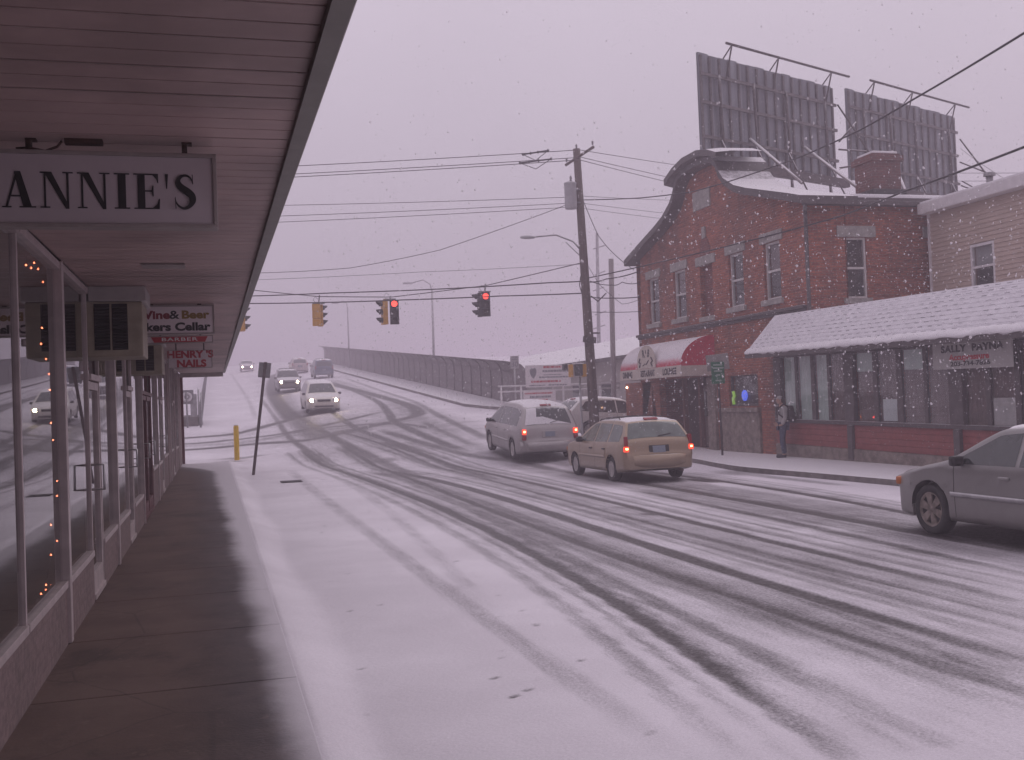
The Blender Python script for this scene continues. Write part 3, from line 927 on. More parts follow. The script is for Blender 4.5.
# serif capitals drawn as strokes
def serif(ch):
    P = []
    def q(*a): P.append([(x, y) for x, y in a])
    s = .035
    def foot(x0, x1, y): q((x0, y), (x1, y), (x1, y + s), (x0, y + s))
    if ch == 'A':
        q((.06, 0), (.12, 0), (.40, 1), (.34, 1)); q((.52, 0), (.74, 0), (.46, 1), (.30, 1), (.30, .94))
        q((.17, .30), (.60, .30), (.59, .345), (.18, .345)); foot(-.02, .22, 0); foot(.42, .84, 0); return P, .84
    if ch == 'N':
        q((.10, 0), (.15, 0), (.15, 1), (.10, 1)); q((.10, 1), (.30, 1), (.74, .05), (.74, -.02), (.65, -.02)); q((.68, 0.02), (.74, 0.02), (.74, 1), (.68, 1))
        foot(0, .25, 0); foot(0, .22, 1 - s); foot(.58, .85, 1 - s); return P, .85
    if ch == 'I':
        q((.10, 0), (.31, 0), (.31, 1), (.10, 1)); foot(0, .41, 0); foot(0, .41, 1 - s); return P, .41
    if ch == 'E':
        q((.10, 0), (.30, 0), (.30, 1), (.10, 1)); foot(0, .68, 0); foot(0, .66, 1 - s)
        q((.60, 1), (.66, 1), (.66, .74), (.635, .74), (.60, .86), (.50, .965)); q((.68, 0), (.62, 0), (.50, .035), (.62, .14), (.665, .29), (.695, .29))
        q((.30, .49), (.50, .49), (.50, .53), (.30, .53)); q((.50, .36), (.53, .36), (.53, .66), (.50, .66), (.47, .53), (.47, .49)); return P, .69
    if ch == "'":
        q((.04, 1), (.13, 1), (.095, .58), (.07, .58)); return P, .17
    if ch == 'S':
        c = [(.52, .74), (.47, .88), (.36, .965), (.24, .955), (.13, .86), (.125, .72), (.22, .60), (.36, .50), (.48, .38), (.50, .23), (.42, .09), (.29, .015), (.16, .05), (.06, .16), (.025, .30)]
        w = [.012, .02, .028, .035, .055, .085, .10, .105, .10, .085, .055, .035, .03, .02, .012]
        cc = catmull(c, 6); ww = np.interp(np.linspace(0, len(w) - 1, len(cc)), range(len(w)), w)
        L, Rr = [], []
        for i in range(len(cc)):
            tg = cc[min(i + 1, len(cc) - 1)] - cc[max(i - 1, 0)]; tg /= np.linalg.norm(tg)
            nrm = np.array([-tg[1], tg[0]])
            L.append(tuple(cc[i] + nrm * ww[i])); Rr.append(tuple(cc[i] - nrm * ww[i]))
        for i in range(len(cc) - 1): P.append([L[i], L[i + 1], Rr[i + 1], Rr[i]])
        q((.495, .98), (.52, .98), (.525, .70), (.505, .70)); q((.02, .33), (.04, .33), (.055, 0), (.03, 0)); return P, .60
    return P, .3


ys = 5.0
xr, zt, zb = at(216, 154, ys)[0], at(216, 154, ys)[2], at(216, 228, ys)[2]
xl = at(-17, 152, ys)[0]
sg = sign_board('hanging_sign', 'large white hanging sign with black serif capitals, nearest under the canopy', ys, xl, xr, zb, zt, (at(27, 140, ys)[0], at(184, 140, ys)[0]), M['sign_white'])
b = MB()
x = at(2, 190, ys)[0]; z0 = at(60, 207.5, ys)[2]; H_ = at(60, 171.5, ys)[2] - z0
wid = at(196, 190, ys)[0] - x
adv = sum(serif(c)[1] for c in "ANNIE'S") + 6 * .11
k = wid / adv
for i, ch in enumerate("ANNIE'S"):
    P, w = serif(ch)
    for j, poly in enumerate(P):
        b.prism([(x + u * k, z0 + v * H_) for u, v in poly], ys + .0115 - .0002 * j, ys + .008 - .0002 * j, lambda u, v, a: (u, a, v))
    x += (w + .11) * k
b.build('lettering', M['ink_black'], sg)

ys = 13.0
xl, xr, zt, zb = at(118, 305, ys)[0], at(214, 305, ys)[0], at(214, 304.7, ys)[2], at(214, 333.7, ys)[2]
sg = sign_board('hanging_sign', 'white hanging sign with black, gold and maroon words, partly behind an air conditioner', ys, xl, xr, zb, zt, (at(150, 300, ys)[0], at(198, 300, ys)[0]), M['sign_far'])
zc1 = at(180, 315, ys)[2]; zc2 = at(180, 327, ys)[2]
sc = 13.0 / 1060
lettering(sg, M['ink_maroon'], 'Wine', 10.5 * sc, (at(153.5, 316, ys)[0], ys + .012, zc1), (1, 0, 0), (0, 0, 1), .0055, 1.25)
lettering(sg, M['ink_black'], '&', 11 * sc, (at(174, 316, ys)[0], ys + .012, zc1), (1, 0, 0), (0, 0, 1), .003, 1.3)
lettering(sg, M['ink_gold'], 'Beer', 10.5 * sc, (at(195, 316, ys)[0], ys + .012, zc1), (1, 0, 0), (0, 0, 1), .0055, 1.25)
lettering(sg, M['ink_black'], 'kers Cellar', 10.5 * sc, (at(178, 327, ys)[0], ys + .012, zc2), (1, 0, 0), (0, 0, 1), .0055, 1.25)
ys = 15.0
xl, xr, zt, zb = at(145, 336, ys)[0], at(213, 336, ys)[0], at(213, 335, ys)[2], at(213, 342.5, ys)[2]
sg = sign_board('hanging_sign', 'narrow white hanging sign with BARBER on a red ribbon', ys, xl, xr, zb, zt, (at(160, 330, ys)[0], at(200, 330, ys)[0]), M['sign_far'], .012, .05)
b = MB(); xm = (xl + xr) / 2; zm = (zt + zb) / 2; hw = (xr - xl) * .42; hh = (zt - zb) * .36
b.prism([(xm - hw, zm + hh), (xm + hw, zm + hh), (xm + hw * .9, zm - hh), (xm - hw * .88, zm - hh)], ys + .011, ys + .007, lambda u, v, a: (u, a, v))
b.build('ribbon', M['ink_red'], sg)
lettering(sg, M['ink_white'], 'BARBER', (zt - zb) * .62, (xm, ys + .0055, zm), (1, 0, 0), (0, 0, 1), .001, 1.9, space=1.15)
ys = 21.0
xl, xr, zt, zb = at(167.6, 350, ys)[0], at(212, 350, ys)[0], at(212, 349.5, ys)[2], at(212, 367.5, ys)[2]
sg = sign_board('hanging_sign', 'hanging sign with two lines of red capitals, farthest under the canopy', ys, xl, xr, zb, zt, (xl + .15, xr - .15), M['sign_far'], .012, .06)
xm = (xl + xr) / 2; zm = (zt + zb) / 2
lettering(sg, M['ink_red'], "HENRY 'S", .185, (xm, ys + .011, zm + .085), (1, 0, 0), (0, 0, 1), .009, 1.1)
lettering(sg, M['ink_red'], 'NAILS', .185, (xm + .02, ys + .011, zm - .09), (1, 0, 0), (0, 0, 1), .009, 1.1)

# fairy lights inside the nearest windows
fl = thing('fairy_lights', 'string of tiny warm fairy lights inside the nearest shop windows', 'string lights', (WX - .2, 8, .7))
pts = [(25, 250), (26, 265), (31, 268), (34, 263), (38, 269), (43, 282), (42, 328), (41, 344), (46, 359), (49, 374), (50, 390), (51, 423), (53, 440), (57, 481), (57, 496),
       (51, 525), (57, 541), (51, 555), (46, 585), (51, 586), (46, 590), (51, 590), (41, 594), (37, 605), (40, 603), (42, 602), (35, 610), (11, 634), (9, 640)]
b = MB(); w = []
for px, py in pts:
    d = ray(px, py); t = (WX - .16) / d[0]
    p = Vector((d[0] * t, d[1] * t, EYE + d[2] * t))
    b.lathe([(0, -.009), (.0085, 0), (0, .011)], p, n=6); w.append(p)
b.build('bulb', M['bulb'], fl)
b = MB(); b.tube(w, .002, 4); b.build('lead', M['wire'], fl)

# ------------------------------------------------------------------ street furniture by the left kerb
z = tz(.81, 42.8)
t = thing('bollard', 'slim yellow steel bollard standing in the snow', 'bollard', (.81, 42.8, z))
b = MB(); b.lathe([(0, 1.36), (.06, 1.355), (.095, 1.32), (.10, 1.28), (.10, -.05)], (.81, 42.8, z), n=18)
b.build('post', M['yellow'], t)
b = MB(); b.lathe([(0, 1.40), (.05, 1.392), (.085, 1.365), (.094, 1.345), (0, 1.345)], (.81, 42.8, z), n=14)
b.build('snow_cap', M['snowpack'], t)

t = thing('road_sign', 'back of a small square sign on a post leaning over the left kerb', 'road sign', (1.1, 33.6, 0))
p0 = Vector((1.1, 33.6, -.05)); p1 = Vector(at(265.5, 362, 33.4))
b = MB()
d = (p1 - p0)
rt = Vector((.98, -.15, 0)).normalized()
u = Vector((1, 0, 0))
b.add([p0 + u * -.045, p0 + u * .045, p1 + u * .045, p1 + u * -.045, p0 + Vector((-.045, .05, 0)), p0 + Vector((.045, .05, 0)), p1 + Vector((.045, .05, 0)), p1 + Vector((-.045, .05, 0))],
      [(0, 1, 2, 3), (4, 7, 6, 5), (0, 4, 5, 1), (3, 2, 6, 7), (0, 3, 7, 4), (1, 5, 6, 2)])
b.build('post', mat('sign_post_brown', (.075, .05, .05), .6, .3, var=.3), t)
b = MB(); c = p0 + d * .93 + Vector((0, .07, 0))
ang = math.atan2(d.x, d.z)
b.box(c, (.38, .012, .47), (0, ang, RAD(-20)), .004)
b.build('plate', M['grey_metal'], t)

t = thing('storm_drain', 'dark iron drain grate sunk in the snowy road', 'drain', (1.93, 29.37, 0))
b = MB()
for k in range(9): b.bb(1.70 + k * .06, 1.73 + k * .06, 29.05, 29.65, 0, .02)
for yy in (29.05, 29.35, 29.63): b.bb(1.68, 2.24, yy, yy + .04, .002, .024)
b.build('grate', M['black'], t)

# guard rail, cabinet and round sign at the far left of the crossing
t = thing('bridge_railing', 'dark post and rail fence climbing the left side of the bridge', 'railing', (-.7, 62, tz(-.7, 62)))
for y in np.arange(60, 150, 2.4):
    b = MB(); z = tz(-.7, y); b.bb(-.76, -.66, y - .05, y + .05, z - .2, z + 1.25); b.build('post', M['grey_metal'], t)
for h in (.45, .8, 1.15):
    b = MB(); b.tube([(-.71, y, tz(-.7, y) + h) for y in np.arange(60, 150, 2.4)], .04, 6); b.build('rail', M['grey_metal'], t)
t = thing('low_wall', 'low snow-topped stone wall left of the bridge', 'wall', (-1.5, 62, tz(-1.5, 62)))
b = MB(); z = tz(-1.4, 61); b.bb(-3.4, -.85, 61, 61.5, z - .3, z + .55, .03); b.bb(-1.6, -.8, 61.6, 64, z - .3, z + .62, .03)
b.build('coping', M['concrete'], t)
t = thing('round_sign', 'grey round-faced sign on a thin post beyond the shop corner', 'road sign', (-2.0, 60, tz(-2, 60)))
px = at(187.5, 414, 60)
b = MB(); b.tube([(px[0], 60, tz(-2, 60) - .2), (px[0] - .04, 60, px[2] + 1.2)], .045, 8); b.build('post', M['grey_metal'], t)
c = at(187, 397, 60)
b = MB(); b.bb(c[0] - .34, c[0] + .34, 60.03, 60.07, c[2] - .38, c[2] + .38, .02); b.build('plate', M['grey_metal'], t)
b = MB(); b.lathe([(.27, 0), (.27, -.02), (.14, -.02), (.14, 0)], (c[0], 60.028, c[2]), 'Y', 20); b.build('ring', M['siding_white'], t)
b = MB(); b.lathe([(0, 0), (.07, 0), (.07, -.02), (0, -.02)], (c[0], 60.028, c[2]), 'Y', 14); b.build('dot', M['siding_white'], t)
t = thing('meter_cabinet', 'grey steel cabinet with pipes by the bridge railing', 'cabinet', (-1.3, 61.5, tz(-1.3, 61)))
c = at(194.5, 402, 61.5); z = tz(-1.3, 61)
b = MB(); b.bb(c[0] - .22, c[0] + .12, 61.5, 61.9, z + .3, c[2] + .45, .03); b.build('case', M['galv'], t)
b = MB(); b.tube([(c[0] + .22, 61.4, z), (c[0] + .22, 61.4, c[2] + .7)], .05, 8); b.tube([(c[0] + .36, 61.4, z), (c[0] + .36, 61.4, c[2] + .5)], .04, 8); b.build('pipe', M['galv'], t)


def onX(px, py, X):
    d = ray(px, py); t = X / d[0]
    return Vector((X, d[1] * t, EYE + d[2] * t))


def wall_holes(b, outer, holes, fn, depth):
    """flat wall with rectangular openings and their reveals; fn(u, v, a)"""
    loops = [[Vector((u, v, 0)) for u, v in outer]]
    for (u0, v0, u1, v1) in holes:
        loops.append([Vector((u0, v0, 0)), Vector((u0, v1, 0)), Vector((u1, v1, 0)), Vector((u1, v0, 0))])
    flat = [p for l in loops for p in l]
    tri = geometry.tessellate_polygon(loops)
    b.add([fn(p.x, p.y, 0) for p in flat], [tuple(t) for t in tri])
    for (u0, v0, u1, v1) in holes:
        c = [(u0, v0), (u1, v0), (u1, v1), (u0, v1)]
        vs = [fn(u, v, 0) for u, v in c] + [fn(u, v, depth) for u, v in c]
        b.add(vs, [(i, (i + 1) % 4, (i + 1) % 4 + 4, i + 4) for i in range(4)])


def sash(parent, u0, v0, u1, v1, fn, frame, d=.12, fw=.06, curtain=None, mid=True):
    """a sash window set back d behind the wall face"""
    f = MB()
    def bar(a0, b0, a1, b1, e0, e1):
        P = [fn(u, v, a) for a in (e0, e1) for u, v in ((a0, b0), (a1, b0), (a1, b1), (a0, b1))]
        f.add(P, [(0, 1, 2, 3), (7, 6, 5, 4), (0, 4, 5, 1), (1, 5, 6, 2), (2, 6, 7, 3), (3, 7, 4, 0)])
    vm = (v0 + v1) / 2
    bar(u0, v0, u0 + fw, v1, d - .05, d + .03); bar(u1 - fw, v0, u1, v1, d - .05, d + .03)
    bar(u0 + fw, v0, u1 - fw, v0 + fw, d - .05, d + .03); bar(u0 + fw, v1 - fw, u1 - fw, v1, d - .05, d + .03)
    if mid: bar(u0 + fw, vm - .03, u1 - fw, vm + .03, d - .04, d + .03)
    w = f.build('window', frame, parent)
    g = MB()
    g.add([fn(u, v, d) for u, v in ((u0 + fw, v0 + fw), (u1 - fw, v0 + fw), (u1 - fw, v1 - fw), (u0 + fw, v1 - fw))], [(0, 1, 2, 3)])
    g.build('pane', M['glass'], w, False)
    g = MB()
    g.add([fn(u, v, d + .12) for u, v in ((u0, v0), (u1, v0), (u1, v1), (u0, v1))], [(0, 1, 2, 3)])
    g.build('room_dark', M['dark_in'], w, False)
    if curtain:
        g = MB(); v2 = v0 + (v1 - v0) * .52
        g.add([fn(u, v, d + .07) for u, v in ((u0 + fw, v2), (u1 - fw, v2), (u1 - fw, v1 - fw), (u0 + fw, v1 - fw))], [(0, 1, 2, 3)])
        g.build('blind', curtain, w, False)
    return w


# ------------------------------------------------------------------ brick tavern with the bell-shaped gable
FX, Y0, Y1, YC = 15.65, 25.6, 37.45, 31.3
tav = thing('brick_building', 'red brick two-storey tavern with a bell-shaped gable facing the street', 'building', (FX, YC, .12))
bell = [(0, 9.55), (.7, 9.53), (1.2, 9.42), (1.5, 9.2), (1.7, 8.85), (2.0, 8.55), (2.65, 8.2), (3.4, 7.96), (4.3, 7.72), (5.75, 7.33), (6.3, 7.17)]


def bellz(t):
    t = abs(t)
    return float(np.interp(t, [p[0] for p in bell], [p[1] for p in bell]))


hs = sorted(bell, key=lambda p: p[0])
outer = [(Y0, .1), (Y1, .1)] + [(YC + t, z - .22) for t, z in hs[::-1] if t < 5.8 and t > 0] + [(YC - t, z - .22) for t, z in hs if t < 5.8]
fnF = lambda u, v, a: (FX + a, u, v)
wins = []
for xa, xb in ((650.4, 659.3), (675.6, 686.3), (731.4, 744.5), (766.9, 781.8)):
    ya = onX(xa - 1.5, 300, FX).y; yb = onX(xb, 300, FX).y
    wins.append((yb, 4.62, ya, 6.28))
niche = (onX(713, 290, FX).y, 4.5, onX(700.5, 290, FX).y, 6.2)
gw_l = (onX(652, 398, FX).y, 1.25, onX(626, 398, FX).y, 2.5)
ent = (onX(712, 400, FX).y, .16, onX(660, 400, FX).y, 2.55)
gw_r = (onX(758, 390, FX).y, 1.55, onX(729, 390, FX).y, 2.5)
b = MB()
wall_holes(b, outer, wins + [niche, gw_l, ent, gw_r], fnF, .24)
wall_holes(b, [(FX, .1), (34, .1), (34, 7.2), (FX, 7.2)], [(16.93, 4.45, 17.60, 6.14), (19.65, 4.45, 20.3, 6.14)], lambda u, v, a: (u, Y0 + a, v), .24)
b.add([(FX, Y1, .1), (34, Y1, .1), (34, Y1, 7.2), (FX, Y1, 7.2)], [(0, 1, 2, 3)])
b.add([(34, Y0, .1), (34, Y1, .1), (34, Y1, 7.2), (34, Y0, 7.2)], [(0, 1, 2, 3)])
b.build('wall', M['brick'], tav, False)
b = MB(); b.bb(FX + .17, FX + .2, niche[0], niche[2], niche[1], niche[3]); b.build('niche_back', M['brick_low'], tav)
for i, w in enumerate(wins):
    sash(tav, *w, fnF, M['pale_sash'], .13, .06, M['curtain_dim'] if i in (1, 3) else None)
sash(tav, 16.93, 4.45, 17.60, 6.14, lambda u, v, a: (u, Y0 + a, v), M['pale_sash'], .10, .055)
sash(tav, 19.65, 4.45, 20.3, 6.14, lambda u, v, a: (u, Y0 + a, v), M['white_trim'], .10, .055)
for (y0, z0, y1, z1) in wins:
    b = MB(); b.bb(FX - .035, FX + .1, y0 - .18, y1 + .18, z1 + .002, z1 + .30, .01); b.build('lintel', M['stone'], tav)
    b = MB(); b.bb(FX - .09, FX + .1, y0 - .12, y1 + .12, z0 - .16, z0 - .002, .01); b.build('sill', M['stone'], tav)
b = MB(); b.bb(FX - .04, FX + .12, niche[0] - .25, niche[2] + .25, niche[3] + .002, niche[3] + .30, .01); b.build('lintel', M['stone'], tav)
b = MB(); b.bb(FX - .06, FX + .12, niche[0] - .08, niche[2] + .08, niche[1] - .16, niche[1] - .002, .01); b.build('sill', M['stone'], tav)
ym = (niche[0] + niche[2]) / 2
b = MB(); b.prism([(ym + .38 * math.cos(a), niche[3] + .32 + .62 * math.sin(a)) for a in np.linspace(0, math.pi, 12)], FX - .02, FX + .05, lambda u, v, a: (a, u, v)); b.build('niche_arch', M['brick_low'], tav)
b = MB(); b.bb(FX - .05, FX + .05, ym - .12, ym + .12, niche[3] + .86, niche[3] + 1.24, .01); b.build('keystone', M['stone'], tav)
p, q = onX(693, 192, FX), onX(711, 211, FX)
b = MB(); b.bb(FX - .04, FX + .05, q.y, p.y, 8.05, 8.68, .012); b.build('date_stone', M['stone'], tav)
b = MB(); b.bb(16.68, 17.9, Y0 - .04, Y0 + .1, 6.145, 6.46, .01); b.build('lintel', M['stone'], tav)
b = MB(); b.bb(19.45, 20.5, Y0 - .04, Y0 + .1, 6.145, 6.46, .01); b.build('lintel', M['stone'], tav)
b = MB(); b.bb(16.83, 17.7, Y0 - .07, Y0 + .1, 4.30, 4.447, .01); b.build('sill', M['stone'], tav)
# string course between the storeys
b = MB()
b.bb(FX - .13, FX + .02, Y0 - .02, Y1 + .02, 4.20, 4.29, .015); b.bb(FX - .06, FX + .02, Y0, Y1, 4.12, 4.197, .01)
b.build('string_course', M['darktrim'], tav)
# roof following the bell curve, snow on its upper faces
prof = [(YC + t, z) for t, z in hs[::-1]] + [(YC - t, z) for t, z in hs if t > 0]
b = MB()
n = len(prof)
XB = FX + 1.35
xs_ = np.linspace(FX - .44, XB, 6)
b.grid([[(x, y, z) for y, z in prof] for x in xs_], False)
b.grid([[(x, y, z - .22) for y, z in prof] for x in xs_], False)
for e in (FX - .44, XB):
    b.add([(e, y, z) for y, z in prof] + [(e, y, z - .22) for y, z in prof], [(i, i + 1, i + 1 + n, i + n) for i in range(n - 1)])
for (y, z) in (prof[0], prof[-1]):
    b.add([(FX - .44, y, z), (XB, y, z), (XB, y, z - .22), (FX - .44, y, z - .22)], [(0, 1, 2, 3)])
b.build('gable_coping', M['darktrim'], tav, False)
b = MB(); b.add([(XB - .05, y, z) for y, z in outer], [tuple(t) for t in geometry.tessellate_polygon([[Vector((y, z, 0)) for y, z in outer]])]); b.build('gable_back', M['brick'], tav, False)
b = MB(); b.bb(XB, 34.3, Y0 - .3, Y1 + .3, 7.05, 7.2, .01)
rf = b.build('roof', M['darktrim'], tav)
b = MB(); b.bb(XB, 34.28, Y0 - .27, Y1 + .27, 7.203, 7.31, .04); b.build('roof_snow', M['snowpack'], tav)
# hood over the peak of the gable
b = MB()
hood = [(YC - 1.95, 9.42), (YC - 1.3, 9.66), (YC - .6, 9.80), (YC + .5, 9.80), (YC + 1.3, 9.64), (YC + 1.95, 9.40)]
k = len(hood)
P = [(FX - .62, y, z - .06) for y, z in hood] + [(FX - .1, y, z) for y, z in hood] + [(FX + 1.0, y, z + .02) for y, z in hood] + [(FX - .62, y, z - .26) for y, z in hood] + [(FX, y, z - .40) for y, z in hood]
b.add(P, [(r * k + i, r * k + i + 1, (r + 1) * k + i + 1, (r + 1) * k + i) for r in (0, 1) for i in range(k - 1)] + [(i, i + 1, 3 * k + i + 1, 3 * k + i) for i in range(k - 1)] + [(3 * k + i, 3 * k + i + 1, 4 * k + i + 1, 4 * k + i) for i in range(k - 1)])
b.build('gable_hood', M['darktrim'], tav, False)
b = MB(); b.bb(FX - .1, 34.2, Y0 - .32, Y0 - .12, 6.98, 7.12, .03); b.build('gutter', M['darktrim'], tav)
b = MB(); b.tube([(FX + .02, Y0 - .10, 7.0), (FX + .02, Y0 - .10, .2)], .055, 8); b.build('downpipe', M['darktrim'], tav)
# ground floor
b = MB(); b.bb(FX - .08, FX + .02, gw_r[0] - .15, onX(722, 420, FX).y, .12, 1.36, .015); b.bb(FX - .14, FX + .02, gw_r[0] - .15, onX(722, 420, FX).y, 1.362, 1.5, .02)
b.build('stone_panel', M['stone_dirty'], tav)
b = MB(); yy = onX(714.5, 420, FX).y; b.bb(FX - .1, FX + .02, yy - .28, yy + .28, .12, 2.5, .015); b.build('stone_pier', M['stone_dirty'], tav)
b = MB(); b.bb(FX - .06, FX + .02, gw_l[0] - .1, gw_l[2] + .1, .12, 1.2, .015); b.build('stone_panel', M['stone_dirty'], tav)
sash(tav, *gw_l, fnF, M['darktrim'], .12, .05, None, False)
w = sash(tav, *gw_r, fnF, M['darktrim'], .12, .05, None, False)
p = onX(744.5, 395.5, FX + .08)
s_ = MB(); s_.lathe([(0, 0), (.17, 0), (.17, -.03), (0, -.03)], (FX + .10, p.y, p.z), 'X', 18); s_.build('neon_disc', M['neon_blue'], w)
p = onX(733.5, 398, FX + .08)
s_ = MB(); s_.tube([(FX + .09, p.y, p.z - .2), (FX + .09, p.y + .05, p.z - .03), (FX + .09, p.y - .04, p.z + .06), (FX + .09, p.y + .02, p.z + .2)], .045, 7); s_.build('neon_tube', M['neon_green'], w)
p = onX(628.8, 387.5, FX + .05)
s_ = MB(); s_.lathe([(0, -.05), (.05, 0), (0, .05)], (FX - .03, p.y, p.z), n=8); s_.build('porch_bulb', emis('porch_bulb', (1, .6, .35), 9), tav)
# recessed entrance: side walls, two doors
b = MB(); e0, e1 = ent[0], ent[2]
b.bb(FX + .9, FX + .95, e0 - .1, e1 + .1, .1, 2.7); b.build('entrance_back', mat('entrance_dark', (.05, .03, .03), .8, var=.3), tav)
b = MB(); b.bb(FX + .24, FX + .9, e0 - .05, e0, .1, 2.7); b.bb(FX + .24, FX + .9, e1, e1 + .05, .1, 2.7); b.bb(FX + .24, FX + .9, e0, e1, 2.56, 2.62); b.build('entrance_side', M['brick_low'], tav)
for k_, yy in enumerate((e0 + .55, e0 + 1.65)):
    b = MB(); b.bb(FX + .84, FX + .895, yy, yy + .9, .16, 2.25, .01)
    d_ = b.build('door', mat('door_brown', (.075, .035, .03), .5, var=.2), tav)
    b = MB(); b.bb(FX + .825, FX + .837, yy + .18, yy + .72, 1.2, 2.05); b.build('pane', M['car_glass'], d_)
    b = MB(); b.tube([(FX + .835, yy + .82, 1.1), (FX + .78, yy + .82, 1.1), (FX + .78, yy + .82, 1.35), (FX + .835, yy + .82, 1.35)], .012, 6); b.build('handle', M['chrome'], d_)
for yy in (e0 + 1.5, e0 + 2.75):
    b = MB(); b.bb(FX + .3, FX + .45, yy, yy + .14, .15, 2.55); b.build('entrance_post', mat('post_wood', (.13, .05, .04), .7, var=.2), tav)

# awning over the entrance
AX, AY0, AY1 = 14.42, 31.2, 36.4
aw = thing('awning', 'red barrel awning with cream lettered valance, half buried in snow', 'awning', (FX, 33.8, 2.6))
arc = [(FX - (FX - AX) * math.sin(a) , 2.9 + .97 * math.cos(a)) for a in np.linspace(0, math.pi / 2, 14)]
b = MB()
ysn = np.linspace(AY0, AY1, 22)
b.grid([[(x, y, z + .012 * math.sin(y * 7) * math.sin(i / 13 * math.pi)) for i, (x, z) in enumerate(arc)] for y in ysn])
b.build('canopy', M['fabric_red'], aw, False)
for yy in (AY0 + .002, AY1 - .002):
    b = MB(); P = [(FX, 2.9)] + arc
    b.add([(x, yy, z) for x, z in P], [tuple(t) for t in geometry.tessellate_polygon([[Vector((x, z, 0)) for x, z in P]])])
    b.build('end_panel', M['fabric_red'], aw, False)
b = MB(); b.bb(AX - .02, AX, AY0, AY1, 2.56, 2.92); b.bb(AX, FX - .01, AY0 - .01, AY0 + .01, 2.56, 2.90); b.bb(AX, FX - .01, AY1 - .01, AY1 + .01, 2.56, 2.90)
va = b.build('valance', M['fabric_cream'], aw)
ux, uz = (0, -1, 0), (0, 0, 1)
for txt, px_, wpx, sx_ in (('DINING', 627.5, 16, 1.0), ('RESTAURANT', 647.5, 17.5, .78), ('LOUNGE', 669.5, 18.5, 1.05)):
    p = onX(px_, 374, AX - .023)
    lettering(va, M['ink_black'], txt, .29, (AX - .024, p.y, 2.735), ux, uz, .012, sx_ * .88)
b = MB()
for r_, zz in enumerate((2.80, 2.68)):
    y = onX(686, 370, AX).y
    for wl in (.10, .06, .13, .07, .09, .08):
        if y - wl < AY0 + .05: break
        b.bb(AX - .026, AX - .022, y - wl, y, zz - .028, zz + .03); y -= wl + .035
b.build('small_lettering', M['ink_black'], va)
ya, yb = onX(638.5, 360, AX).y, onX(656, 360, AX).y
ymid, hw = (ya + yb) / 2, (ya - yb) / 2
b = MB(); b.prism([(ymid - hw, 2.925), (ymid + hw, 2.925)] + [(ymid + hw * math.cos(a), 3.15 + .56 * math.sin(a)) for a in np.linspace(0, math.pi, 18)], AX - .05, AX - .01, lambda u, v, a: (a, u, v))
em = b.build('emblem_board', M['fabric_cream'], aw)
lettering(em, M['ink_black'], 'R', .36, (AX - .054, ymid + .19, 3.42), ux, (0, .25, 1), .014, .85)
lettering(em, M['ink_black'], '&', .17, (AX - .054, ymid - .02, 3.49), ux, uz, .006, .85)
lettering(em, M['ink_black'], 'B', .36, (AX - .054, ymid - .24, 3.42), ux, (0, -.25, 1), .014, .85)
b = MB(); b.tube([(AX - .054, ymid + .25, 3.02), (AX - .054, ymid + .1, 3.08), (AX - .054, ymid - .05, 3.06), (AX - .054, ymid - .25, 3.2)], .018, 6)
for sg_ in (1, -1): b.tube([(AX - .054, ymid + sg_ * hw * .72, 2.98), (AX - .054, ymid + sg_ * hw * .6, 3.1), (AX - .054, ymid + sg_ * hw * .78, 3.16), (AX - .054, ymid + sg_ * hw * .62, 3.28)], .03, 6)
b.build('emblem_marks', M['ink_black'], em)

# chimney
ch = thing('chimney', 'square brick chimney with a snowy cap on the tavern roof', 'chimney', (18.8, 26.7, 7.2))
b = MB(); b.bb(18.35, 19.27, 26.2, 27.1, 6.95, 8.68, .02); b.bb(18.28, 19.34, 26.13, 27.17, 8.45, 8.62, .02); b.build('stack', M['brick_ch'], ch)
b = MB(); b.bb(18.25, 19.37, 26.1, 27.2, 7.2, 7.62, .02); b.build('flashing', M['black'], ch)
b = MB(); b.bb(18.4, 19.22, 26.25, 27.05, 8.682, 8.76, .04); b.build('snow_cap', M['snowpack'], ch)

# ------------------------------------------------------------------ billboards, seen from the back
AZ = RAD(67.4)
DV = Vector((math.sin(AZ), math.cos(AZ), 0)); NV = Vector((DV.y, -DV.x, 0))
BP = Vector((15.83, 31.85, 0))


def bpt(u, n, z): return BP + DV * u + NV * n + Vector((0, 0, z))


def obox(b, u0, u1, n0, n1, z0, z1):
    P = [bpt(u, n, z) for z in (z0, z1) for n in (n0, n1) for u in (u0, u1)]
    b.add(P, [(0, 2, 3, 1), (4, 5, 7, 6), (0, 1, 5, 4), (2, 6, 7, 3), (0, 4, 6, 2), (1, 3, 7, 5)])


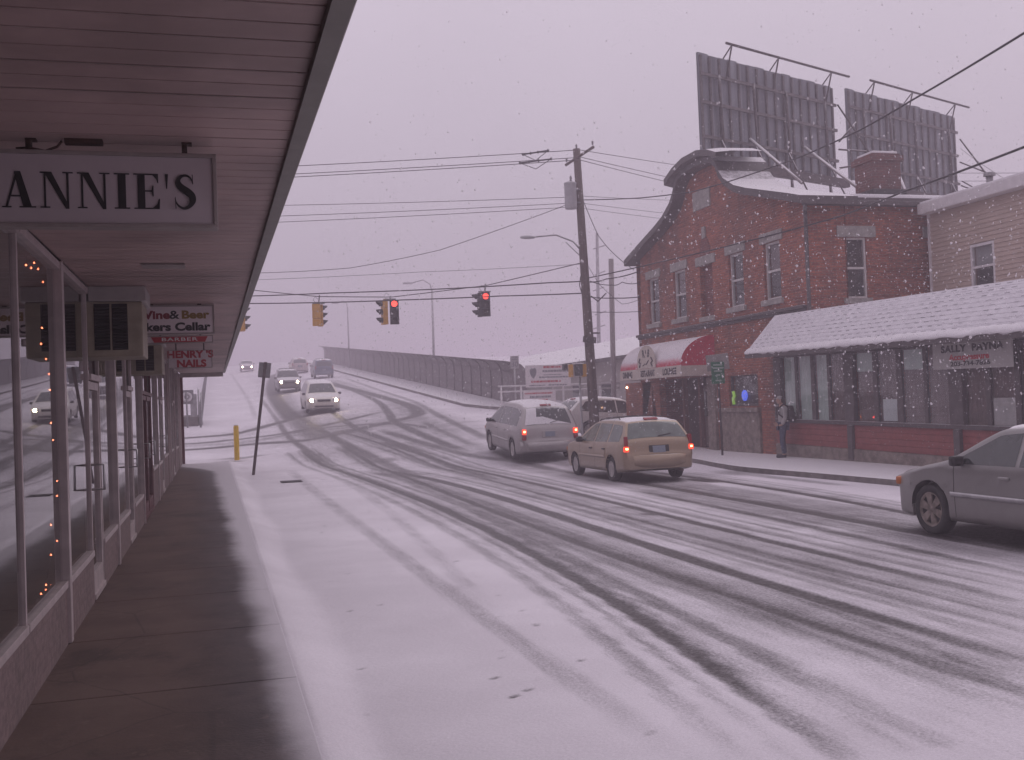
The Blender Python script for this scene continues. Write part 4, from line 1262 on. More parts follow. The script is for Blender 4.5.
def billboard(u0, u1, z0, z1, label, braces):
    t = thing('billboard', label, 'billboard', bpt((u0 + u1) / 2, 0, z0), group='billboards on the tavern roof')
    b = MB()
    n = 15; w = (u1 - u0) / n
    for i in range(n):
        obox(b, u0 + i * w + .012, u0 + (i + 1) * w - .012, -.08, -.02 + .012 * (i % 2), z0 + .02 * ((i * 7) % 3), z1 - .02 * ((i * 5) % 3))
    obox(b, u0, u1, -.10, -.082, z0, z1)
    b.build('panel', M['billboard'], t)
    b = MB()
    for i in range(n + 1):
        u = u0 + (u1 - u0) * i / n
        u = min(max(u, u0 + .05), u1 - .05)
        obox(b, u - .035, u + .035, .0, .07, z0 - .05, z1 - .1)
    for z in (z0 + .55, (z0 + z1) / 2, z1 - .75): obox(b, u0 - .06, u1 + .06, .075, .15, z - .05, z + .05)
    b.build('stringer', M['billboard_rib'], t)
    b = MB()
    b.tube([bpt(u0 + .9, .45, z1 + .32), bpt(u1 - .1 + .6, .45, z1 + .32)], .045, 6)
    for u in (u0 + 1.2, (u0 + u1) / 2, u1 - .6): b.tube([bpt(u, .45, z1 + .32), bpt(u, .14, z1 - .75)], .03, 5); b.tube([bpt(u, .45, z1 + .32), bpt(u, .04, z1 - .05)], .025, 5)
    b.build('top_rail', M['dark_steel'], t)
    for u in (u0 + .8, u0 + 2.6, u0 + 4.4, u1 - .7):
        b = MB(); b.tube([bpt(u, .16, z1 - .7), bpt(u + .1, .18, z0 + .1), bpt(u + .1, .2, 7.25)], .05, 6); b.build('upright', M['dark_steel'], t)
        b = MB(); b.tube([bpt(u, .17, z0 + .5), bpt(u + .5, 1.4, 7.3)], .03, 5); b.tube([bpt(u + .1, .17, z0 - .3), bpt(u - .5, 1.0, 7.3)], .025, 5); b.build('lower_strut', M['dark_steel'], t)
    for (ua, za, e) in braces:
        b = MB(); b.tube([bpt(ua, .17, za), Vector(e)], .05, 6); b.build('brace', mat('snowy_brace', (.25, .22, .22), .6, .2, var=.2, snow=.98, snowz=(.2, .5)), t)
    b = MB()
    obox(b, u0 - .1, u1 + .1, .30, .55, z0 - .50, z0 - .22); obox(b, u0 + .3, u1 + .4, 1.2, 1.35, z0 - 1.5, z0 - 1.38); obox(b, u0 + .1, u1 + .2, .7, .82, z0 - 1.05, z0 - .95)
    b.build('base_beam', M['dark_steel'], t)
    return t


billboard(0, 7.40, 9.93, 13.33, 'left weathered billboard seen from behind on the tavern roof, beside the gable', [(2.3, 10.66, at(802, 183, 28.2)), (5.35, 10.75, at(858, 188, 28.2))])
t2 = billboard(8.38, 16.1, 9.93, 13.42, 'right weathered billboard seen from behind, with the brick chimney before it', [(11.2, 10.7, at(905, 190, 29))])
for (a, c) in (((16.2, .2, 12.4), (17.6, 1.6, 9.3)), ((16.2, .2, 10.6), (17.6, 1.6, 9.3)), ((16.1, .2, 11.4), (16.9, .9, 10.9)), ((16.1, .2, 10.4), (19.0, 2.3, 9.0)), ((17.6, 1.6, 9.3), (16.9, .8, 9.9)),
               ((7.45, .2, 12.6), (9.1, 1.2, 9.6)), ((7.45, .2, 11.2), (8.3, .4, 12.0)), ((7.4, .2, 10.9), (8.8, .6, 10.9)), ((7.4, .2, 10.2), (8.9, .6, 10.5))):
    b = MB(); b.tube([bpt(*a), bpt(*c)], .035, 5); b.build('side_brace', M['dark_steel'], t2)

# ------------------------------------------------------------------ low shop with the snowy mansard
SX = 15.4


def tilt(b):
    b.v = [(x, y, z + (y - 26) * .0135) for x, y, z in b.v]
    return b


sh = thing('low_shop', 'single-storey shop with a snowy shingle mansard over dark-framed windows', 'shop building', (SX, 18, .12))
SY0, SY1 = 6.0, 27.05
b = MB(); b.bb(SX - .05, SX + .25, SY0, SY1 - .02, .0, .47, .01); tilt(b).build('base_course', M['stone_dirty'], sh)
b = MB()
for k in range(4): b.bb(SX, SX + .2, SY0, SY1 - .03, .475 + k * .15, .62 + k * .15, .006)
tilt(b).build('board_wall', M['panel_red'], sh)
b = MB(); b.bb(SX + .05, SX + .25, SY1 - .06, SY1, .1, 3.0); b.bb(SX + .25, 19.4, SY1 - .1, SY1, .1, 4.0); b.bb(SX + .25, 19.4, SY0, SY0 + .1, .1, 4.0)
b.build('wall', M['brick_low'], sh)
b = MB()
b.bb(SX - .06, SX + .1, SY0, SY1 - .03, 1.075, 1.17, .006); b.bb(SX - .03, SX + .1, SY0, SY1 - .03, 2.88, 3.06, .006)
panes = [(26.64, 25.97), (25.82, 25.16), (24.96, 24.37), (24.23, 23.55), (23.12, 22.39), (22.19, 21.47), (21.24, 20.49), (20.35, 19.58), (19.13, 18.5), (18.35, 17.67), (17.5, 16.85), (16.65, 16.0),
         (15.5, 14.8), (14.6, 13.9), (13.7, 13.0), (12.8, 12.1), (11.5, 10.8), (10.6, 9.9), (9.7, 9.0)]
prev = SY1 - .03
for a, c in panes + [(SY0, SY0)]:
    wide = prev - a > .3
    b.bb(SX - (.06 if wide else .0), SX + .06, a + .012, prev - .012, 1.172, 2.878, .006)
    prev = c
tilt(b).build('window_frame', M['darktrim'], sh)
for yy in (23.33, 19.35, 15.75):
    b = MB(); b.bb(SX - .09, SX + .0, yy - .1, yy + .1, .2, 1.07, .01); tilt(b).build('pilaster', M['darktrim'], sh)
for i, (a, c) in enumerate(panes):
    g = MB(); g.add([(SX + .03, a, 1.17), (SX + .03, c, 1.17), (SX + .03, c, 2.88), (SX + .03, a, 2.88)], [(0, 1, 2, 3)])
    pn = tilt(g).build('pane', M['glass'], sh, False)
    g = MB(); m_ = M['curtain'] if i < 3 else M['curtain_dim']
    nf = 9
    row = [[(SX + .09 + .018 * (j % 2), a + (c - a) * j / nf, z) for j in range(nf + 1)] for z in (1.17, 2.88)]
    if i in (6, 7):
        row[0] = [(x, y, 1.17) for x, y, z in row[0]]
    g.grid(row, False)
    tilt(g).build('curtain', m_, pn, False)
    if i in (4, 6, 8):
        g = MB(); g.bb(SX + .06, SX + .07, c + .02, a - .02, 2.4, 2.86); tilt(g).build('valance_blind', M['curtain'] if i != 4 else M['curtain'], pn)
b = MB(); b.bb(SX + .045, SX + .055, 22.19 - .65, 22.19 - .12, 1.2, 1.72); tilt(b).build('notice', M['paper'], sh)
b = MB(); b.bb(SX + .045, SX + .055, 17.69, 18.33, 1.18, 1.75); tilt(b).build('notice', mat('white_blind', (.5, .47, .47), .8), sh)
b = MB(); b.tube([(SX + .05, 22.5, 1.27), (SX + .05, 22.42, 1.31), (SX + .05, 22.4, 1.27)], .02, 6); tilt(b).build('neon_tube', M['neon_red'], sh)
# mansard
EXX, EZ, TX, TZ = 14.7, 3.05, 15.42, 4.10
b = MB()
rows = []
nrow = 11
for k in range(nrow):
    t0, t1 = k / nrow, (k + 1) / nrow
    for tt, lift in ((t0, .005), (t1, 0)):
        x = EXX + (TX - EXX) * tt - lift; z = EZ + (TZ - EZ) * tt + lift * .3
        rows.append([(x, SY0 - .3, z), (x, (SY0 + SY1) / 2, z), (x, SY1 + .36 - .5 * tt, z)])
b.grid(rows, False)
tilt(b).build('mansard', shingle_mat(), sh, False)
b = MB(); b.bb(EXX - .02, EXX + .04, SY0 - .3, SY1 + .35, EZ - .14, EZ - .012); b.bb(EXX + .04, SX + .1, SY0 - .3, SY1 + .33, EZ - .09, EZ - .06)
b.add([(EXX, SY1 + .35, EZ - .01), (SX + .4, SY1 + .35, EZ - .01), (SX + .4, SY1 - .14, TZ), (TX, SY1 - .14, TZ)], [(0, 1, 2, 3)])
tilt(b).build('eave', M['darktrim'], sh)
b = MB(); rows = []
for y in np.linspace(SY0 - .28, SY1 + .33, 150):
    t_ = .035 + .03 * rng.rand() + .02 * math.sin(y * 2.3) + .015 * math.sin(y * 5.1)
    dr = .02 + .045 * rng.rand() * (rng.rand() > .4)
    rows.append([(EXX + .10, y, EZ + .15), (EXX + .03, y, EZ + .05 + t_), (EXX - .03 - .01 * rng.rand(), y, EZ + .02 + t_ * .4), (EXX - .045, y, EZ - .01), (EXX - .03, y, EZ - dr), (EXX - .021, y, EZ - .01)])
b.grid(rows, True); tilt(b).build('snow_lip', M['snowpack'], sh, False)
b = MB(); b.bb(TX - .01, 19.39, SY0, SY1 - .14, TZ - .15, TZ - .005); tilt(b).build('roof', M['snowpack'], sh)

bn = thing('shop_banner', 'grey lettered banner with a phone number hung under the snowy mansard', 'banner', (SX - .1, 18.7, 2.5))
b = MB(); b.bb(15.26, 15.27, 17.5, 19.93, 2.37, 2.92); tilt(b).build('cloth', mat('banner_cloth', (.40, .38, .37), .7, var=.06), bn)
lettering(bn, M['ink_black'], 'SALLY  PAYNA', .20, (15.255, 18.70, 2.80 - .095), ux, (0, 0, 1), .009, 1.36, space=1.08)
lettering(bn, M['ink_red'], 'Accupressure', .175, (15.255, 18.78, 2.615 - .095), ux, (0, 0, 1), .006, 1.25)
lettering(bn, M['ink_black'], '203-734-7826', .135, (15.255, 18.75, 2.475 - .095), ux, (0, 0, 1), .003, 1.6)
b = MB(); b.bb(15.268, 15.32, 17.5, 19.93, 2.90, 2.94); tilt(b).build('batten', M['sign_frame'], bn)

# ------------------------------------------------------------------ beige clapboard building behind it
bg = thing('clapboard_building', 'beige clapboard building with a flat snowy roof behind the low shop', 'building', (19.4, 16, .12))
BX, BY0, BY1, BZ = 19.4, 4.0, 25.2, 6.72
b = MB()
wz0, wz1, wy0, wy1 = 4.40, 5.62, 22.72, 23.62
z = .1
pts_ = []
while z < BZ:
    z1 = min(z + .118, BZ)
    segs = [(BY0, BY1)] if (z1 < wz0 or z > wz1) else [(BY0, wy0), (wy1, BY1)]
    for y0, y1 in segs:
        b.add([(BX - .022, y0, z), (BX - .022, y1, z), (BX, y1, z1), (BX, y0, z1), (BX, y0, z), (BX, y1, z)], [(0, 1, 2, 3), (0, 4, 5, 1)])
    z = z1
b.bb(BX + .001, 30, BY1 - .05, BY1, .1, BZ); b.bb(BX + .001, 30, BY0, BY0 + .05, .1, BZ)
b.build('siding', M['siding'], bg)
b = MB(); b.bb(BX - .05, BX + .03, BY1 - .02, BY1 + .05, .1, BZ - .005); b.build('corner_board', M['siding_white'], bg)
b = MB(); b.bb(BX - .32, BX + .02, BY0 - .3, BY1 + .1, BZ + .005, BZ + .30, .02); b.build('gutter', M['siding_white'], bg)
b = MB(); b.bb(BX - .25, 30.2, BY0 - .25, BY1 + .08, BZ + .302, BZ + .36, .02); b.build('roof', M['snowpack'], bg)
sash(bg, wy0, wz0, wy1, wz1, lambda u, v, a: (BX + a, u, v), M['siding_white'], .04, .07, mat('grey_blind', (.36, .35, .36), .8, var=.06))
p = onX(990, 187, 20.4)
vp = thing('roof_vent', 'short metal vent pipe on the beige building roof', 'vent pipe', (20.4, p.y, BZ + .36))
b = MB(); b.tube([(20.4, p.y, BZ + .3), (20.4, p.y, p.z + .30)], .09, 10); b.build('pipe', M['grey_metal'], vp)
b = MB(); b.lathe([(0, .10), (.15, .085), (.16, 0), (.10, -.01)], (20.4, p.y, p.z + .3), n=14); b.build('cap', M['grey_metal'], vp)
b = MB(); b.tube([(20.4, p.y + .45, BZ + .3), (20.4, p.y + .45, BZ + .62)], .05, 8); b.build('stub_pipe', M['grey_metal'], vp)

# ------------------------------------------------------------------ long white-roofed building beyond the side street
lb = thing('long_building', 'long low grey building with a snowy roof beyond the side street', 'building', (19, 56, .3))
b = MB(); b.bb(19, 27, 44, 75, 0, 4.0); b.build('wall', mat('grey_render', (.33, .30, .285), .85, var=.12), lb)
b = MB(); b.add([(18.5, 43.5, 3.95), (18.5, 75.5, 3.95), (23, 75.5, 5.4), (23, 43.5, 5.4), (27.5, 75.5, 3.95), (27.5, 43.5, 3.95)], [(0, 1, 2, 3), (3, 2, 4, 5)]); b.add([(18.5, 43.5, 3.95), (23, 43.5, 5.4), (27.5, 43.5, 3.95), (18.5, 75.5, 3.95), (23, 75.5, 5.4), (27.5, 75.5, 3.95)], [(0, 1, 2), (3, 4, 5)])
b.build('roof', M['snowpack'], lb)
b = MB(); b.bb(18.45, 18.52, 43.5, 75.5, 3.75, 3.93); b.build('gutter', M['darktrim'], lb)
for yy in (49, 53.5, 59, 65):
    b = MB(); b.bb(18.96, 19.01, yy, yy + 1.6, 1.6, 2.8); w = b.build('window', M['white_trim'], lb)
    b = MB(); b.bb(18.94, 18.955, yy + .1, yy + 1.5, 1.7, 2.7); b.build('pane', M['car_glass'], w)

# ------------------------------------------------------------------ poles, lamps, wires, signals
PX_, PY_ = 13.5, 37.3
pz = tz(PX_, PY_) + .1
up = thing('utility_pole', 'dark leaning wooden utility pole with grey transformer and lamp arm at the corner', 'utility pole', (PX_, PY_, pz))
pb = Vector(at(594.5, 424, PY_)); pt = Vector(at(576.5, 149, PY_))
dirp = (pt - pb) / (pt.z - pb.z)
def pole(z, dx=0, dy=0): return pb + dirp * (z - pb.z) + Vector((dx, dy, 0))
b = MB(); b.tube([pole(pz - .3), pole(4), pole(8), pole(pt.z)], [.20, .18, .155, .135], 14); b.build('pole', M['wood_pole'], up)
b = MB(); c = pole(pt.z - .32, 0, -.16)
b.tube([c + Vector((-.55, .9, -.35)) * .6, c + Vector((.55, -.9, .32)) * .7], .055, 6)
b.build('crossarm', M['wood_pole'], up)
b = MB()
for q in (pole(pt.z + .02), c + Vector((-.3, .5, -.1)), c + Vector((.36, -.58, .3))): b.lathe([(0, .16), (.03, .15), (.045, .11), (.03, .08), (.045, .05), (.02, 0)], q, n=8)
b.build('insulator', M['grey_metal'], up)
tp, tb_ = Vector(at(569.0, 183, PY_ - .1)), Vector(at(570.5, 209, PY_ - .1))
b = MB(); h = tp.z - tb_.z; cc = Vector((pole(9.5).x - .40, PY_ - .12, tb_.z))
b.lathe([(0, 0), (.21, 0), (.225, .03), (.225, h - .06), (.235, h - .05), (.235, h), (.1, h + .05), (0, h + .06)], cc, n=18)
b.build('transformer', M['transformer'], up)
b = MB(); b.lathe([(.03, 0), (.05, .04), (.035, .1), (.05, .14), (.03, .22), (0, .24)], cc + Vector((.03, 0, h + .04)), n=8); b.box(cc + Vector((.28, 0, h * .75)), (.2, .06, .06)); b.box(cc + Vector((.28, 0, h * .25)), (.2, .06, .06)); b.build('bushing', M['grey_metal'], up)
b = MB(); a0 = pole(7.55, -.12, 0)
tipp = Vector(at(531, 237.3, PY_ + .3)); mid = Vector(at(556, 235, PY_ + .15))
b.tube([a0, a0 * .72 + mid * .28 + Vector((0, 0, .14)), mid, tipp], .03, 7); b.tube([a0 + Vector((0, 0, -.25)), mid * .6 + a0 * .4 + Vector((0, 0, -.05))], .018, 5); b.build('lamp_arm', M['galv'], up)
b = MB(); b.lathe([(0, -.30), (.07, -.28), (.11, -.1), (.11, .08), (.07, .25), (0, .28)], (0, 0, 0), 'X', 14)
b.v = [(x + tipp.x - .12, y + tipp.y, z * .62 + tipp.z) for x, y, z in b.v]
b.build('lamp_head', M['transformer'], up)
for z_ in np.arange(1.2, 4.5, .55):
    b = MB(); b.box(pole(z_, -.17, -.08), (.05, .04, .16)); b.build('step_peg', M['dark_steel'], up)
b = MB(); b.box(pole(4.15, -.05, -.2), (.5, .08, .22), (0, .1, 0)); b.build('small_plate', M['dark_steel'], up)
b = MB(); b.box(pole(4.4, .25, -.12), (.3, .05, .06)); b.build('bracket', M['dark_steel'], up)
b = MB(); b.tube([pole(5.8, .2, 0), pole(5.6, .45, 0), pole(5.9, .8, 0)], .03, 5); b.build('cable_loop', M['dark_steel'], up)
b = MB(); b.tube([pole(6.6, -.17, -.05), pole(6.2, -.25, -.05), pole(5.9, -.18, -.05)], .02, 5); b.build('cable_loop', M['dark_steel'], up)

t = thing('bare_pole', 'plain grey pole between the utility pole and the tavern', 'pole', (at(613, 395, 46)[0], 46, .5))
b = MB(); b.tube([(at(613, 395, 46)[0], 46, .2), at(611, 259, 46)], .12, 10); b.build('pole', mat('grey_wood', (.24, .21, .21), .8, var=.2, streak=True), t)
t = thing('utility_pole', 'thin far utility pole with several crossarms fading in the snowfall', 'utility pole', (at(598, 380, 84)[0], 84, 1))
b = MB(); b.tube([(at(599, 390, 84)[0], 84, 0), at(597, 233, 84)], [.2, .13], 8)
for k, y_ in enumerate((246, 272, 288, 312, 326)): b.tube([at(593 + k % 2 * 2, y_ + 3, 84), at(606 - k % 3, y_ - 1, 84)], .05, 5)
b.build('pole', M['grey_metal'], t)

def street_lamp(pxb, pyb, pxt, pyt, pxe, pye, Y, label):
    B = Vector(at(pxb, pyb, Y)); T_ = Vector(at(pxt, pyt, Y)); E_ = Vector(at(pxe, pye, Y))
    gz = tz(B.x, Y) - .3
    t = thing('street_lamp', label, 'street lamp', (B.x, Y, gz), group='lamps along the bridge')
    b = MB(); b.tube([(B.x, Y, gz), T_], [.12, .08], 8); b.build('pole', M['galv'], t)
    b = MB(); m1 = T_ * .55 + E_ * .45; m1.z = max(T_.z, E_.z) + .25
    b.tube([T_ - Vector((0, 0, .15)), T_ * .8 + m1 * .2 + Vector((0, 0, .25)), m1, E_], .045, 6); b.build('arm', M['galv'], t)
    b = MB(); b.box(E_ + Vector((-.35, 0, -.02)), (.75, .3, .14), None, .05); b.build('lamp_head', M['galv'], t)
street_lamp(433.5, 353, 432, 289, 412, 283, 84, 'grey street lamp with curved arm rising behind the bridge fence')
street_lamp(349, 350, 347.5, 307, 338, 303, 122, 'faint far street lamp almost lost in the fog')


def wire(label, pts, r=.012, sag=0.0, name='overhead_wire', group='overhead wires', n=24, cat='wire'):
    P = [Vector(p) for p in pts]
    out = []
    for a, c in zip(P[:-1], P[1:]):
        for k in range(n):
            t_ = k / n
            out.append(a.lerp(c, t_) - Vector((0, 0, sag * 4 * t_ * (1 - t_))))
    out.append(P[-1])
    b = MB(); b.tube(out, r, 5)
    o = b.build(name, M['wire'], None, False)
    return tag(o, label, cat, group)


def ext(p, q, X):
    """continue the line p-q until it reaches X"""
    p = Vector(p); q = Vector(q); return p + (q - p) * ((X - p.x) / (q.x - p.x))


YL = 40.0
top = pole(pt.z)
for lab, y0, y1, dy in (('topmost wire running left from the pole top', 150, 163, 0), ('second of the three high wires left of the pole', 157.5, 171, .5), ('third of the three high wires left of the pole', 160, 174, -.5),
                        ('upper of three thin mid-height wires left of the transformer', 197, 202, .1), ('middle of three thin mid-height wires left of the transformer', 203, 212.5, .1), ('lower of three thin mid-height wires left of the transformer', 207, 218.5, .1)):
    a = Vector(at(577 if y0 < 165 else 572, y0, PY_ + dy)); c = Vector(at(290, y1, YL + dy)); e = ext(a, c, -9)
    wire(lab, [a, e], .011 if y0 > 190 else .014, .12)
a = Vector(at(574, 202, PY_)); c = Vector(at(255, 273, YL + 4))
wire('slack wire drooping leftwards from the transformer', [a, at(440, 250, 39), at(350, 268, 41), c, ext(at(350, 268, 41), c, -9)], .012, .03)
wire('faint thin wire crossing below the drooping one', [at(583, 264, PY_), at(420, 272, 39.5), at(250, 280, 42), at(120, 285, 43)], .008, .02)
wire('upper thick cable left of the pole above the signals', [at(586, 281, PY_), at(552, 282.5, 38), at(440, 289, 40.5), at(330, 293, 43), at(250, 296, 45), at(150, 299, 47)], .024, .01)
wire('lower thick cable passing just over the signal heads', [at(588, 293, PY_), at(500, 296, 39), at(400, 300, 41), at(320, 302.5, 43), at(240, 303.5, 45), at(150, 304, 47)], .024, .01)
SW = [at(585, 262, PY_), at(486, 285.5, 42), at(392, 297, 43), at(318, 296.5, 44), at(252, 290, 46), at(120, 276, 48)]
wire('span wire that carries the traffic signals', SW, .018, .005)
# splice boxes on the high wires
for lab, x0, x1, y_ in (('short dark splice bundle on the topmost wire', 523, 548, 152.5), ('short dark splice bundle on the paired wires', 520, 551, 161)):
    b = MB(); p0 = Vector(at(x0, y_ + 2, 37.6)); p1 = Vector(at(x1, y_ - 2, 37.5))
    b.tube([p0, p1], .03, 5)
    for q in (0, .3, .6, 1): b.lathe([(0, -.07), (.06, 0), (0, .07)], p0.lerp(p1, q), n=6)
    b.tube([p0, p0.lerp(p1, .5) + Vector((0, 0, -.3)), p1], .015, 5)
    tag(b.build('wire_splice', M['wire']), lab, 'wire splice', 'splices on the wires')
# wires to the right of the pole, running behind the tavern roof
for lab, y0, y1 in (('topmost wire running right towards the gable', 150, 163), ('second wire running right towards the gable', 157, 178), ('third wire running right towards the gable', 160, 183.5),
                    ('upper thin wire right of the transformer', 196, 197), ('middle thin wire right of the transformer', 203, 212), ('lower thin wire right of the transformer', 208, 218)):
    a = Vector(at(580, y0, PY_)); c = Vector(at(690, y1, 44)); wire(lab, [a, ext(a, c, 46)], .013 if y0 < 165 else .009, .25)
# long cables to a pole behind the viewer
wire('long cable sweeping from the pole over the chimney towards the upper right', [at(581, 200, PY_), at(640, 198, 33), at(691, 192, 30), at(735, 179.5, 27.5), at(800, 157, 23.5), at(860, 130, 20), at(912, 100, 16.5), at(1024, 33, 12), at(1180, -70, 8.5)], .019, 0.01)
wire('thick cable from the pole across the brick front towards the right edge', [at(588, 278, PY_), at(660, 262, 33), at(740, 243, 29), at(838, 217, 24), at(900, 193, 19), at(1024, 147, 13.5), at(1180, 85, 9)], .022, 0.01)
wire('thin guy wire right of the billboards', [bpt(16.2, .2, 12.0), at(1010, 182, 27), at(1060, 205, 25)], .008, .05)
wire('upper thin wire behind the vent pipe', [at(955, 173, 40), at(1080, 172, 40)], .012, .02)
wire('lower thin wire behind the vent pipe', [at(940, 181, 42), at(1080, 180, 42)], .012, .02)
wire('drop wire sagging from the pole to the tavern corner', [at(583, 200, PY_), at(598, 235, 37.2), at(612, 252, 37.2), at(634, 270, 37.4)], .014, .03)
wire('upper service cable between pole and tavern', [at(588, 282, PY_), at(606, 279, 37.3), at(637, 272, 37.42)], .022, .04)
wire('middle service cable between pole and tavern', [at(590, 281, PY_), at(612, 285, 37.3), at(622, 282, 37.3), at(638, 283, 37.42)], .016, .05)
wire('lower service cable between pole and tavern', [at(590, 297, PY_), at(612, 298, 37.3), at(639, 297, 37.42)], .02, .02)
wire('lowest service cable between pole and tavern', [at(592, 312, PY_), at(640, 311.5, 37.42)], .012, .02)
wire('looping thin cable beside the bare grey pole', [at(586, 262, PY_), at(600, 285, 37.3), at(622, 304, 37.3), at(638, 300, 37.42)], .010, .03)


def head(parent, c, ang, h, lit, body):
    """a three-lens signal head centred on c, facing ang (0 looks towards the viewer down the street)"""
    m = Matrix.Rotation(ang, 3, 'Z')
    b = MB(); w, d = h * .36, h * .20
    for k in range(3):
        z = h * (.333 - .333 * k)
        b.box(Vector(c) + Vector((0, 0, z)), (w, d, h * .325), m, .02)
    hd = b.build('signal_head', body, parent)
    for k in range(3):
        z = h * (.333 - .333 * k)
        f = Vector(c) + m @ Vector((0, -d / 2 - .004, z))
        l = MB(); n = 16
        vs = [f + m @ Vector((h * .12 * math.cos(2 * math.pi * i / n), 0, h * .12 * math.sin(2 * math.pi * i / n))) for i in range(n)] + [f + m @ Vector((0, -.03, 0))]
        l.add(vs, [(i, (i + 1) % n, n) for i in range(n)])
        l.build('lens', M['sig_red'] if (lit and k == 0) else M['sig_off'], hd)
        v = MB(); P = []
        for e, (dep, drop) in enumerate(((0, 0), (h * .24, -.02))):
            for i in range(11):
                a = math.pi * (-.15 + 1.3 * i / 10)
                dp = dep * (.35 + .65 * max(0, math.sin(a)) ** .5) if e else 0
                P.append(f + m @ Vector((h * .138 * math.cos(a), -dp, h * .138 * math.sin(a) + drop)))
        v.add(P, [(i, i + 1, 11 + i + 1, 11 + i) for i in range(10)])
        v.build('visor', M['signal_black'], hd, False)
    return hd


def signal(px, py0, py1, Y, hang_y, label, heads):
    T_ = Vector(at(px, py0, Y)); B_ = Vector(at(px, py1, Y)); h = T_.z - B_.z
    c = (T_ + B_) / 2
    t = thing('traffic_signal', label, 'traffic signal', c, group='traffic signals on the span wire')
    b = MB(); tp_ = Vector(at(px + 1, hang_y, Y)); b.tube([T_ + Vector((0, 0, -.02)), tp_], .03, 6); b.box(T_ + Vector((0, 0, .03)), (.5, .14, .05), None, .01)
    b.tube([T_ + Vector((-.12, 0, .05)), T_ + Vector((-.22, 0, .18)), T_ + Vector((-.12, 0, .30)), T_ + Vector((-.02, 0, .2))], .012, 5)
    b.build('hanger', M['grey_metal'], t)
    for (dx, dy, ang, lit, body) in heads:
        head(t, c + Vector((dx, dy, 0)), ang, h, lit, body)


yl, dk = M['signal_yellow'], M['signal_black']
VA = RAD(-16)
signal(318.5, 304, 326, 44, 295, 'yellow-backed traffic signal turned away, its visors to the right', [(-.08, 0, RAD(165), False, yl), (.10, .25, RAD(95), False, yl)])
signal(389.5, 300, 324.5, 43, 296, 'pair of signal heads with a red light, middle of the span wire', [(.20, 0, RAD(-4), True, dk), (-.20, .05, RAD(-80), False, yl)])
signal(484.5, 292.5, 316.5, 42, 284, 'traffic signal showing red nearest the utility pole', [(.06, 0, RAD(-14), True, dk), (-.14, .2, RAD(-95), False, dk)])
signal(241, 306, 331, 45, 289, 'traffic signal almost hidden behind the canopy edge', [(-.1, 0, RAD(165), False, yl), (.05, .25, RAD(95), False, yl)])

# pedestrian signal on its own post in front of the wooden pole
ps = thing('pedestrian_signal', 'yellow-cased pedestrian signal on a thin post before the wooden pole', 'pedestrian signal', (at(580, 420, 36.6)[0], 36.6, pz))
b = MB(); b.tube([(at(582, 420, 36.6)[0], 36.6, tz(13.2, 36.6)), at(579.5, 376, 36.6)], .045, 8); b.build('post', M['galv'], ps)
c = Vector(at(578.5, 370, 36.4))
b = MB(); b.box(c, (.30, .2, .42), (0, 0, RAD(-15)), .03); b.build('dark_face', dk, ps)
for dx in (-.27, .24):
    b = MB(); b.box(c + Vector((dx, .08, -.02)), (.17, .26, .46), (0, 0, RAD(-15)), .03); b.build('yellow_case', yl, ps)
b = MB(); b.box(c + Vector((-.48, .1, .12)), (.16, .2, .22), None, .02); b.build('side_visor', dk, ps)
b = MB(); b.box(c + Vector((0, 0, .235)), (.34, .26, .03), None, .01); b.build('snow_cap', M['snowpack'], ps)

# ------------------------------------------------------------------ bridge fence with a curved top
bf = thing('bridge_fence', 'tall dark mesh fence with curved top along the right side of the bridge', 'fence', (15.2, 52, 1.6))
b = MB()
ysf = np.concatenate([np.arange(52, 100, 1.2), np.arange(100, 153, 2.4)])
cp = [(.62, 0), (.62, .7), (.62, 1.4), (.60, 1.75), (.50, 2.02), (.32, 2.2), (.05, 2.3), (-.2, 2.33)]
def fx(y): return 14.85
rows = []
for i, y in enumerate(ysf):
    z = tz(12.9, y) + .12
    j = .015 * (i % 2)
    rows.append([(fx(y) + x + j, y, z + h) for x, h in cp])
b.grid(rows, True)
b.build('mesh', M['mesh_fence'], bf, False)
for i, y in enumerate(ysf[::2]):
    z = tz(12.9, y) + .1
    b = MB(); b.tube([(fx(y) + x - .05, y, z + h) for x, h in cp], .04, 5); b.build('post', M['mesh_fence'], bf)
for hh in (.72, 1.72, 2.32):
    b = MB(); x = np.interp(hh, [h for x, h in cp], [x for x, h in cp]); b.tube([(fx(y) + x - .04, y, tz(12.9, y) + .12 + hh) for y in ysf], .025, 5); b.build('rail', M['billboard_rib'], bf)
# closed end of the fence
b = MB(); z = tz(12.9, 52) + .12
P = [(fx(52) + x, 51.98, z + h) for x, h in cp] + [(fx(52) - .2, 51.98, z + 1.9), (fx(52) - .1, 51.98, z)]
b.add(P, [tuple(t_) for t_ in geometry.tessellate_polygon([[Vector((p[0], p[2], 0)) for p in P]])]); b.build('end_panel', M['mesh_fence'], bf, False)
b = MB()
rows = [[(x, y, tz(12.9, y) + h) for x, h in ((15.25, -.6), (15.25, .12), (15.7, .12), (15.7, -.6))] for y in ysf]
b.grid(rows, False); b.build('parapet', M['concrete'], bf)

